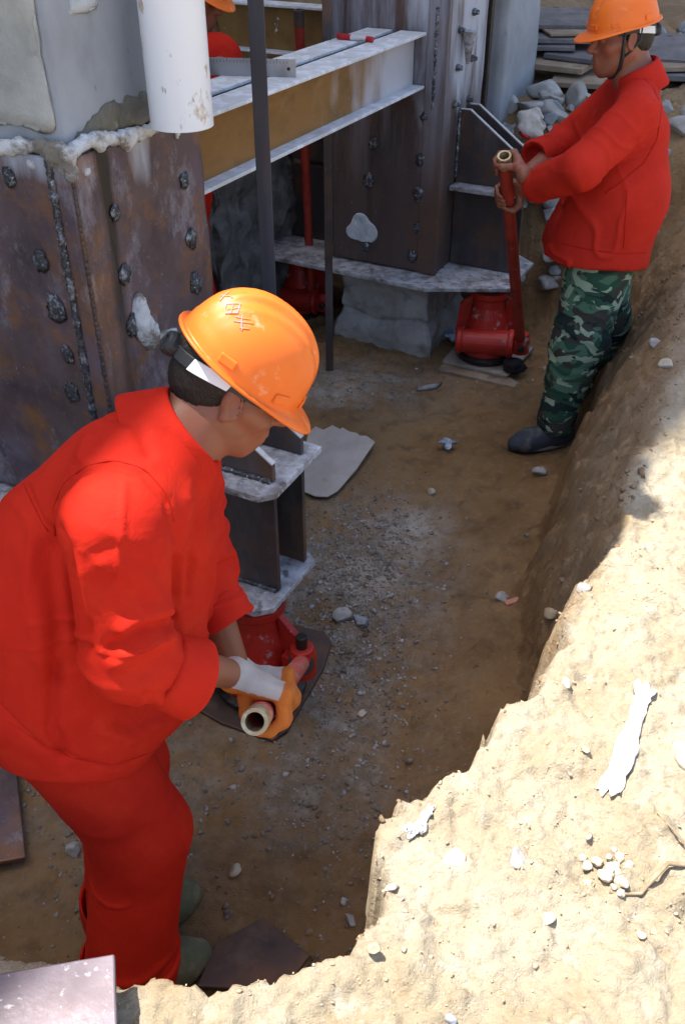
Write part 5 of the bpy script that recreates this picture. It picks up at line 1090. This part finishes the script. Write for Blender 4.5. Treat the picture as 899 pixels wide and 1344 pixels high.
collar(j3, W3['neck'], (.3, -.1, .95), (.9, -.3, 0), RED)
tr = []
for i in (0, 1): tr += [cap(W3['hip'][i], W3['knee'][i], .14, .11, .05), cap(W3['knee'][i], arr(*W3['ank'][i]) + arr(0, 0, .02), .11, .09, .05)]
tr.append((lambda p: .07 - p[:, 2], .004, 'i', None, None))
sm('trousers', tr, .012, RED, man3, 2, lambda V, N: wrinkles(V, N, [((-.65, 4.1, .5), .5, (.2, .2, 1), 13, 4, .014, 3)]))
boot(man3, W3['ank'][0], (-.60, 4.09, .02), M['bootgreen']); boot(man3, W3['ank'][1], (-.68, 4.36, .02), M['bootgreen'])

# ------------------------------------------------------------------ the far end: pier, broken stone, stacked plates
pier = thing('concrete_pier', 'blue grey concrete pier with a broken foot right of the far column', 'pier', S(5.28, -1.92, .7))
V, F = rough_block(5.0, 5.56, -2.2, -1.63, .92, 4.2, .05, .012, 6, 44); mobj('shaft', V, F, M['concrete'], pier)
V, F = rough_block(4.94, 5.6, -2.2, -1.56, .1, .96, .024, .085, 5, 47, lambda C, cc: C + np.stack([-.10 * sstep(.95, .3, C[:, 2]) * (C[:, 0] < cc[0]), .14 * sstep(.95, .35, C[:, 2]) * (C[:, 1] > cc[1]), 0 * C[:, 0]], 1)); mobj('broken_foot', V, F, M['whitewash2'] if 'whitewash2' in M else M['oldconc'], pier)
def stone(label, x, y, r, mat, seed, sq=(1, 1, .75), z=None, group=None, cat='stone', name='stone', yaw=None, sink=.3, ang=True):
    V, F = angular(r, seed, sq) if ang else blobmesh(r, 3, seed, .4, sq)
    a = yaw if yaw is not None else seed * 1.7; c, s_ = math.cos(a), math.sin(a); V = V @ np.array([[c, -s_, 0], [s_, c, 0], [0, 0, 1]]).T
    zz = (hz(x, y) if z is None else z); V = V + arr(x, y, zz - V[:, 2].min() - r * sink * sq[2])
    return mobj(name, V, F, M[mat], None, smooth=False, label=label, cat=cat, group=group, origin=(x, y, zz))
stone('blue grey square concrete block below the stack of steel plates', 1.06, 5.20, .13, 'bluestone', 3, (1.05, .9, .8), z=.62, cat='block', name='concrete_block', yaw=.5)
stone('brown rounded boulder under the front corner of the stacked plates', 1.30, 5.26, .12, 'stone', 8, (1.2, 1, .9), z=.80, cat='boulder', name='boulder')
stone('pale jagged lump of broken concrete at the foot of the pier', .84, 5.02, .15, 'palestone', 12, (1, .9, .9), z=.52, cat='rubble', name='concrete_lump')
stone('small pale lump of broken concrete on top of the jagged one', .93, 5.07, .075, 'palestone', 14, (1, .9, .8), z=.76, cat='rubble', name='concrete_lump')
stone('flat grey slab of stone in the bank behind the standing worker', 1.80, 4.72, .15, 'stone', 21, (1.2, .8, .45), z=.62, cat='slab', name='stone_slab')
stone('long pale slab of stone lying on the rubble above the standing worker', 2.62, 7.0, .20, 'palestone', 24, (1.4, .6, .35), cat='slab', name='stone_slab')
rs = random.Random(5)
for k in range(96):
    t = rs.random(); x = .62 + 1.35 * t; y = 5.10 + .25 * (1 - t) - .35 * t + rs.uniform(-.36, .3)
    stone('angular grey stone lodged in the rubble slope at the far end of the trench', x, y, rs.choice([.03, .045, .06, .08, .11]), rs.choice(['stone', 'oldconc', 'oldconc', 'bluestone', 'oldconc']), 100 + k, (1, rs.uniform(.6, 1), rs.uniform(.5, .9)), group='stones in the far rubble slope', sink=.5)
for k in range(70):
    stone('pale loose stone on the heap above the far end of the trench', rs.uniform(1.2, 3.1), rs.uniform(6.4, 7.6), rs.uniform(.03, .09), rs.choice(['stone', 'palestone', 'palestone', 'bluestone']), 200 + k, (1, rs.uniform(.6, 1), rs.uniform(.5, .9)), group='loose stones on the far heap', sink=.4)
def plate(label, cx, cy, z, wx, wy, yaw, mat, t=.024, tx=0.0, ty=0.0, group='steel plates stacked on the rubble'):
    ca, sa = math.cos(rad(yaw)), math.sin(rad(yaw)); ex, ey = nrm(arr(ca, sa, tx)), nrm(arr(-sa, ca, ty)); n = np.cross(ex, ey)
    return MB().box((cx, cy, z), ex, ey, n, wx / 2, wy / 2, t / 2).obj('steel_plate', M[mat], None, bevel=.003, label=label, cat='plate', group=group, origin=(cx, cy, z - t / 2))
zb = 1.10
plate('brown dusty steel plate at the bottom of the stack, jutting out to the front right', 1.37, 5.62, zb, .40, .36, -20, 'stackbrown', .026, .02, .06)
plate('broad brown edged steel plate, second from the bottom of the stack', 1.22, 5.86, zb + .05, .46, .46, -32, 'stackbrown', .03, .0, .03)
plate('blue grey steel plate with a corner pointing at us, third from stack bottom', 1.38, 5.86, zb + .083, .34, .40, -36, 'stackplate', .024, -.01, .02)
plate('dark steel plate in the middle of the stack, poking out on the left', 1.17, 6.02, zb + .112, .34, .4, -12, 'stackplate', .022, .02, 0)
plate('blue grey steel plate above the middle of the stack, flush with the pier', 1.26, 6.08, zb + .142, .5, .42, -6, 'stackplate', .024)
plate('thin sandy brown plate, second from the top of the stack', 1.33, 6.1, zb + .168, .34, .36, 4, 'stackbrown', .014)
plate('broad mauve grey steel plate on top of the stack', 1.30, 6.32, zb + .20, .52, .5, -4, 'stackplate', .024, 0, .06)
plate('dark steel plate at the bottom of the short pile right of the standing worker', 2.02, 5.84, 1.09, .62, .42, -8, 'stackplate', .03, group='steel plates right of the standing worker')
plate('brown steel plate in the middle of the short pile right of the standing worker', 2.03, 5.95, 1.125, .6, .44, 5, 'stackbrown', .024, group='steel plates right of the standing worker')
plate('broad blue grey plate on top of the short pile right of the standing worker', 1.98, 6.13, 1.165, .66, .6, -18, 'stackplate', .022, .0, .08, group='steel plates right of the standing worker')
mound = thing('rubble_mass', 'rough dark mass of old concrete in the shadows under the beam pair', 'rubble', S(3.95, -2.75, 0))
V, F = rough_block(3.55, 4.35, -3.15, -2.46, -.1, 1.02, .024, .10, 5, 77); mobj('mass', V, F, pm('shade_toned_rubble', (0.11, 0.105, 0.10), [dict(c=(0.20, 0.19, 0.185), s=9, lo=.45, hi=.65, d=9), dict(c=(0.05, 0.042, 0.035), s=14, lo=.55, hi=.68, d=8)], rough=.95, bumps=[dict(s=30, k=.7, dist=.012, d=9)]), mound, smooth=True)  # dark tone stands in for the shade under the structure

# ------------------------------------------------------------------ small things on the beams
m = MB(); a, b = arr(-.47, 3.528, 1.5035), arr(-.158, 3.488, 1.5035); d = nrm(b - a); n_ = np.cross(d, AZ)
rl = thing('steel_rule', 'grey steel rule standing on edge across the beam pair behind the angle post', 'ruler', (a + b) / 2)
m.box((a + b) / 2 + AZ * .028, d, n_, AZ, np.linalg.norm(b - a) / 2, .0015, .028); m.obj('blade', M['rule'], rl, bevel=.0006)
MB().lathe([(.006, 0), (.006, .0006)], b - d * .025 + AZ * .026 - n_ * -.0016, n_ if n_[1] < 0 else -n_, 14).obj('hole', M['ink'], rl)
q = MB()
for k in range(24): q.box(a + d * (.02 + k * .0115) + AZ * (.050 - (.004 if k % 5 else 0)) + (n_ if n_[1] < 0 else -n_) * .0018, d, n_, AZ, .0006, .0003, .0045 if k % 5 else .008)
q.obj('graduation', M['ink'], rl)
a, b = arr(-.02, 4.262, 1.5135), arr(.122, 4.176, 1.5135); d = nrm(b - a); pen = thing('marker_pen', 'red capped marker pen lying on the whitewashed beam', 'pen', (a + b) / 2)
MB().lathe([(.009, 0), (.0115, .002), (.0115, .062), (.010, .064)], a, d, 16).obj('cap', M['penred'], pen); MB().lathe([(.010, .064), (.010, .135), (.009, .137)], a, d, 16).obj('barrel', M['penwhite'], pen); MB().lathe([(.011, .137), (.011, .164), (.009, .166)], a, d, 16).obj('end_cap', M['penred'], pen)

# ------------------------------------------------------------------ litter
rg = thing('work_rag', 'crumpled off white rag with a red edge on the broken foot of the pier', 'rag', (.93, 5.03, .98))
pr = [ell((.945, 4.99, 1.01), (.05, .03, .04), k=.03), cap((.90, 5.0, 1.04), (.97, 5.02, 1.055), .022, .02, .02), cap((.90, 5.0, 1.04), (.91, 4.97, .98), .022, .03, .02), cap((.91, 4.97, .98), (.99, 4.98, .955), .03, .022, .02), cap((.97, 5.02, 1.055), (1.0, 5.02, 1.03), .018, .012, .02), cap((.95, 4.99, .99), (1.01, 4.99, .99), .02, .014, .02)]
sm('cloth', pr, .006, M['glovewhite'], rg, 1, lambda V, N: V + N * (.006 * fbm(V * 40, 3, 2))[:, None])
MB().tube([(.885, 4.965, .99), (.90, 4.945, .965), (.935, 4.945, .945)], .012, 8).obj('red_edge', M['penred'], rg, smooth=True)
def film(name, label, path, wds, mat, seed, lift=.012, cat='plastic', amp=.014):
    n, k = 40, 14; V = []; F = []; P = [arr(*p, 0) for p in path]; L = len(P) - 1
    for i in range(n + 1):
        t = i / n * L; j = min(int(t), L - 1); f = t - j; p = P[j] * (1 - f) + P[j + 1] * f; wd = wds[j] * (1 - f) + wds[j + 1] * f
        d = nrm(P[j + 1] - P[j]); s_ = arr(-d[1], d[0], 0)
        for q_ in range(k + 1):
            e = q_ / k * 2 - 1; V.append(p + s_ * wd * e * (1 + .16 * math.sin(i * .45 + seed) + .08 * math.sin(i * 1.1 + seed * 2)) + d * .006 * math.sin(q_ * 1.1 + seed))
    V = np.array(V); z0 = height(V[:, 0], V[:, 1]); V[:, 2] = z0 + lift + amp * (1 - np.abs(fbm(V * arr(16, 16, 0) + seed, 3, seed)) * 2) + .005 * np.cos(np.tile(np.linspace(-1.4, 1.4, k + 1), n + 1))
    V[:, 2] += 0
    F = [(i * (k + 1) + q_, (i + 1) * (k + 1) + q_, (i + 1) * (k + 1) + q_ + 1, i * (k + 1) + q_ + 1) for i in range(n) for q_ in range(k)]
    o = mobj(name, V, F, M[mat], None, smooth=True, label=label, cat=cat); s_ = o.modifiers.new('thick', 'SOLIDIFY'); s_.thickness = .003; s_.offset = 1
    return o
film('plastic_bag', 'long crumpled white plastic bag lying on the sunlit bank', [(.645, 1.42), (.62, 1.37), (.585, 1.30), (.545, 1.22), (.51, 1.17)], [.024, .013, .016, .021, .020], 'bag', 3, lift=.003, amp=.008)
film('plastic_scrap', 'small torn plastic scrap caught on the lip of the bank', [(.12, 1.09), (.15, 1.115), (.17, 1.15)], [.010, .009, .006], 'bag', 7, cat='plastic', lift=.003, amp=.005)
film('foil_scrap', 'crumpled pale blue foil scrap on the trench floor by the shoe', [(.43, 3.52), (.475, 3.47)], [.03, .03], 'foil', 11, cat='foil', amp=.03)
film('blue_rag', 'blue rag lying between the concrete foot and the far jack', [(.57, 4.66), (.60, 4.58), (.62, 4.52)], [.05, .05, .03], 'foil', 15, cat='rag', amp=.04)
pt = lambda x, y, e=.008: (x, y, hz(x, y) + e)
tw = thing('root_twig', 'thin dry root curling over the bank at the right edge', 'twig', pt(.58, 1.02, 0))
MB().tube([pt(.70, 1.02), pt(.655, 1.005), pt(.62, .998), pt(.575, 1.0, .014), pt(.545, .975, .016), pt(.52, .955), pt(.49, .953), pt(.465, .958, .004)], [.0045, .004, .004, .0042, .004, .0035, .003, .002], 7, jit=.15).obj('stem', M['twig'], tw, smooth=True)
MB().tube([pt(.62, .998), pt(.622, 1.03, .014), pt(.605, 1.07, .014), pt(.58, 1.10, .006)], [.0035, .003, .0025, .0015], 7, jit=.15).obj('side_root', M['twig'], tw, smooth=True)
MB().tube([pt(.36, 4.05, .01), pt(.41, 4.06, .012), pt(.45, 4.085, .012), pt(.48, 4.12, .01)], [.011, .013, .013, .009], 8).obj('metal_strip', M['dustplate'], None, smooth=True, label='curved grey metal strip on the floor in front of the far concrete foot', cat='strip')
V, F = blobmesh(.05, 3, 5, .5, (1.1, .9, .75)); mobj('black_rag', V + arr(.842, 4.185, .065), F, M['blackrag'], None, smooth=True, label='black balled rag on the corner of the board at the far jack', cat='rag')
x, y = .565, 2.385; MB().box((x, y, hz(x, y) + .008), (.9, .35, .05), (-.35, .9, .1), (0, -.1, 1), .028, .010, .007).obj('brick_chip', M['brick'], None, bevel=.002, label='pink brick chip beside a small stone in the middle of the trench', cat='chip')

# ------------------------------------------------------------------ stones in the trench and on the bank
TR = [('grey stone next to the pink brick chip', .535, 2.42, .030, 'stone'), ('rounded grey stone on the slope below the standing worker', .80, 3.22, .032, 'stone'), ('pale pebble in the middle of the trench floor between cardboard and shoe', .36, 3.17, .022, 'palestone'),
      ('pale grey rock behind the trouser leg of the bending worker', -.745, 1.66, .045, 'palestone'), ('grey stone lying under the gravel patch left of the bending worker', -.70, 1.50, .03, 'stone'), ('brown stone beside the near jack base, nearest the bracket', .0, 2.42, .038, 'stone'),
      ('grey stone beside the near jack base, right of the brown one', .06, 2.40, .036, 'bluestone'), ('pale stone chip lying off the corner of the near jack plate', .06, 1.98, .018, 'palestone'), ('lone grey stone in front of the rusty half buried plate', .02, 1.30, .020, 'stone'), ('pale stone near the boot of the bending worker', -.27, 1.42, .022, 'palestone'),
      ('brown clod on the trench slope below the bank lip', .62, 2.1, .03, 'clods'), ('small grey stone high on the right trench slope', 1.18, 3.28, .03, 'stone'), ('pale stone stuck in the right trench slope near the top', 1.16, 3.05, .035, 'palestone'), ('grey rounded stone bulging from the trench wall below the lip', .60, 1.80, .03, 'stone')]
for k, (lb, x, y, r, mt) in enumerate(TR): stone(lb, x, y, r, mt, 400 + k, (1, .8, .65), sink=.25)
BK = [('dark edged flat grey stone in the middle of the sunlit bank', .315, 1.028, .026, 'stone'), ('white lumpy stone left of the flat grey stone on the bank', .20, 1.035, .030, 'palestone'), ('large pale lump at the right edge of the bank below the bag', .67, 1.24, .036, 'palestone'), ('round pale pebble standing at the lip of the bank', .085, .975, .014, 'palestone'),
      ('small dark stone at the bottom of the bank near the picture edge', .17, .745, .010, 'bluestone'), ('pale chip lying right of the flat grey stone', .352, .912, .015, 'palestone')]
for k, (lb, x, y, r, mt) in enumerate(BK): stone(lb, x, y, r, mt, 500 + k, (1.1, .75, .6), sink=.3)
for k in range(20):
    a_ = rs.uniform(0, 6.3); r_ = rs.uniform(0, .05); x, y = .475 + r_ * math.cos(a_), 1.02 + 1.3 * r_ * math.sin(a_) - .02
    stone('small pale pebble in the cluster beside the dry root', x, y, rs.uniform(.006, .014), 'palestone', 600 + k, (1, .85, .7), group='pebble cluster on the bank', ang=False, cat='pebble', name='pebble')
for k in range(34):
    x, y = rs.uniform(-.2, 1.3), rs.uniform(.68, 2.6)
    if pit_sd(np.array([x]), np.array([y]))[0] < .03: continue
    stone('pale stone scattered on the sunlit bank', x, y, rs.choice([.007, .009, .011, .014, .02]), rs.choice(['palestone', 'clods', 'clods', 'clods']), 700 + k, (1, rs.uniform(.7, 1), rs.uniform(.5, .8)), group='scattered stones on the bank', sink=.4)
def scatter(name, label, cat, pts, sizes, mat, seed, sub=1, amp=.45):
    r_ = np.random.default_rng(seed); var = []
    for k in range(10):
        V, F = blobmesh(1.0, sub, seed + k, amp * .5, (1, 1, 1), 1.6)
        for _ in range(6): nn = nrm(r_.normal(size=3)); V = V - np.maximum(V @ nn - r_.uniform(.35, .75), 0)[:, None] * nn
        var.append(V * arr(1, r_.uniform(.6, 1), r_.uniform(.45, .8)))
    nv, nf = len(var[0]), len(F); n = len(pts); z = height(pts[:, 0], pts[:, 1]); A = r_.uniform(0, 6.28, n); B = r_.uniform(-.6, .6, n); VV = np.empty((n, nv, 3))
    for i in range(n):
        c, s_ = math.cos(A[i]), math.sin(A[i]); cb, sb = math.cos(B[i]), math.sin(B[i])
        VV[i] = (var[i % 10] * sizes[i]) @ (np.array([[c, -s_, 0], [s_, c, 0], [0, 0, 1]]) @ np.array([[1, 0, 0], [0, cb, -sb], [0, sb, cb]])).T + (pts[i, 0], pts[i, 1], z[i] + sizes[i] * .12)
    FF = (np.array(F)[None] + (np.arange(n) * nv)[:, None, None]).reshape(-1, 3)
    return mobj(name, VV.reshape(-1, 3), FF, M[mat], None, smooth=False, label=label, cat=cat, kind='stuff', origin=(0, 0, 0))
def cloud(n, cx, cy, sx, sy): return np.stack([RNG.normal(cx, sx, n), RNG.normal(cy, sy, n)], 1)
P = np.concatenate([cloud(2400, .02, 2.25, .12, .30), cloud(1500, .06, 2.72, .13, .20), cloud(500, .1, 2.95, .16, .2), cloud(700, -.62, 1.72, .16, .22), cloud(350, -.05, 1.72, .14, .15), cloud(500, .1, 4.1, .3, .2), cloud(300, .8, 4.3, .15, .2), cloud(260, .35, 2.7, .5, .9), cloud(260, .0, 1.5, .3, .2), cloud(200, -.55, 1.3, .25, .2)])
P = P[pit_sd(P[:, 0], P[:, 1]) < -.05]
scatter('gravel', 'grey gravel and chippings strewn over the trench floor', 'gravel', P, np.clip(RNG.lognormal(-5.35, .5, len(P)), .0022, .017), 'gravel', 31, 1, .8)
P = np.stack([RNG.uniform(-.75, 1.6, 30000), RNG.uniform(.55, 3.9, 30000)], 1); sdp = pit_sd(P[:, 0], P[:, 1])
dens = (fbm(np.stack([P[:, 0] * 5, P[:, 1] * 5, P[:, 0] * 0], 1), 3, 77) > -.12) | (RNG.random(len(P)) < .25)
P = P[(sdp > -.02) & dens & (RNG.random(len(P)) < np.clip(1.5 / (P[:, 1] ** 1.5), .15, 1))]
scatter('earth_clods', 'crumbs and clods of dry pale earth covering the bank', 'earth', P, np.clip(RNG.lognormal(-6.15, .55, len(P)), .0012, .010), 'clods', 51, 1, .9)
P = np.stack([RNG.uniform(-.6, 1.5, 9000), RNG.uniform(.8, 4.4, 9000)], 1); sdp = pit_sd(P[:, 0], P[:, 1]); P = P[(sdp < .0) & (sdp > -.38) & (RNG.random(len(P)) < np.exp(sdp * 7))]
scatter('soil_crumbs', 'brown crumbs of damp soil on the trench slope', 'earth', P, np.clip(RNG.lognormal(-5.2, .5, len(P)), .003, .02), 'soil', 71, 1, .9)
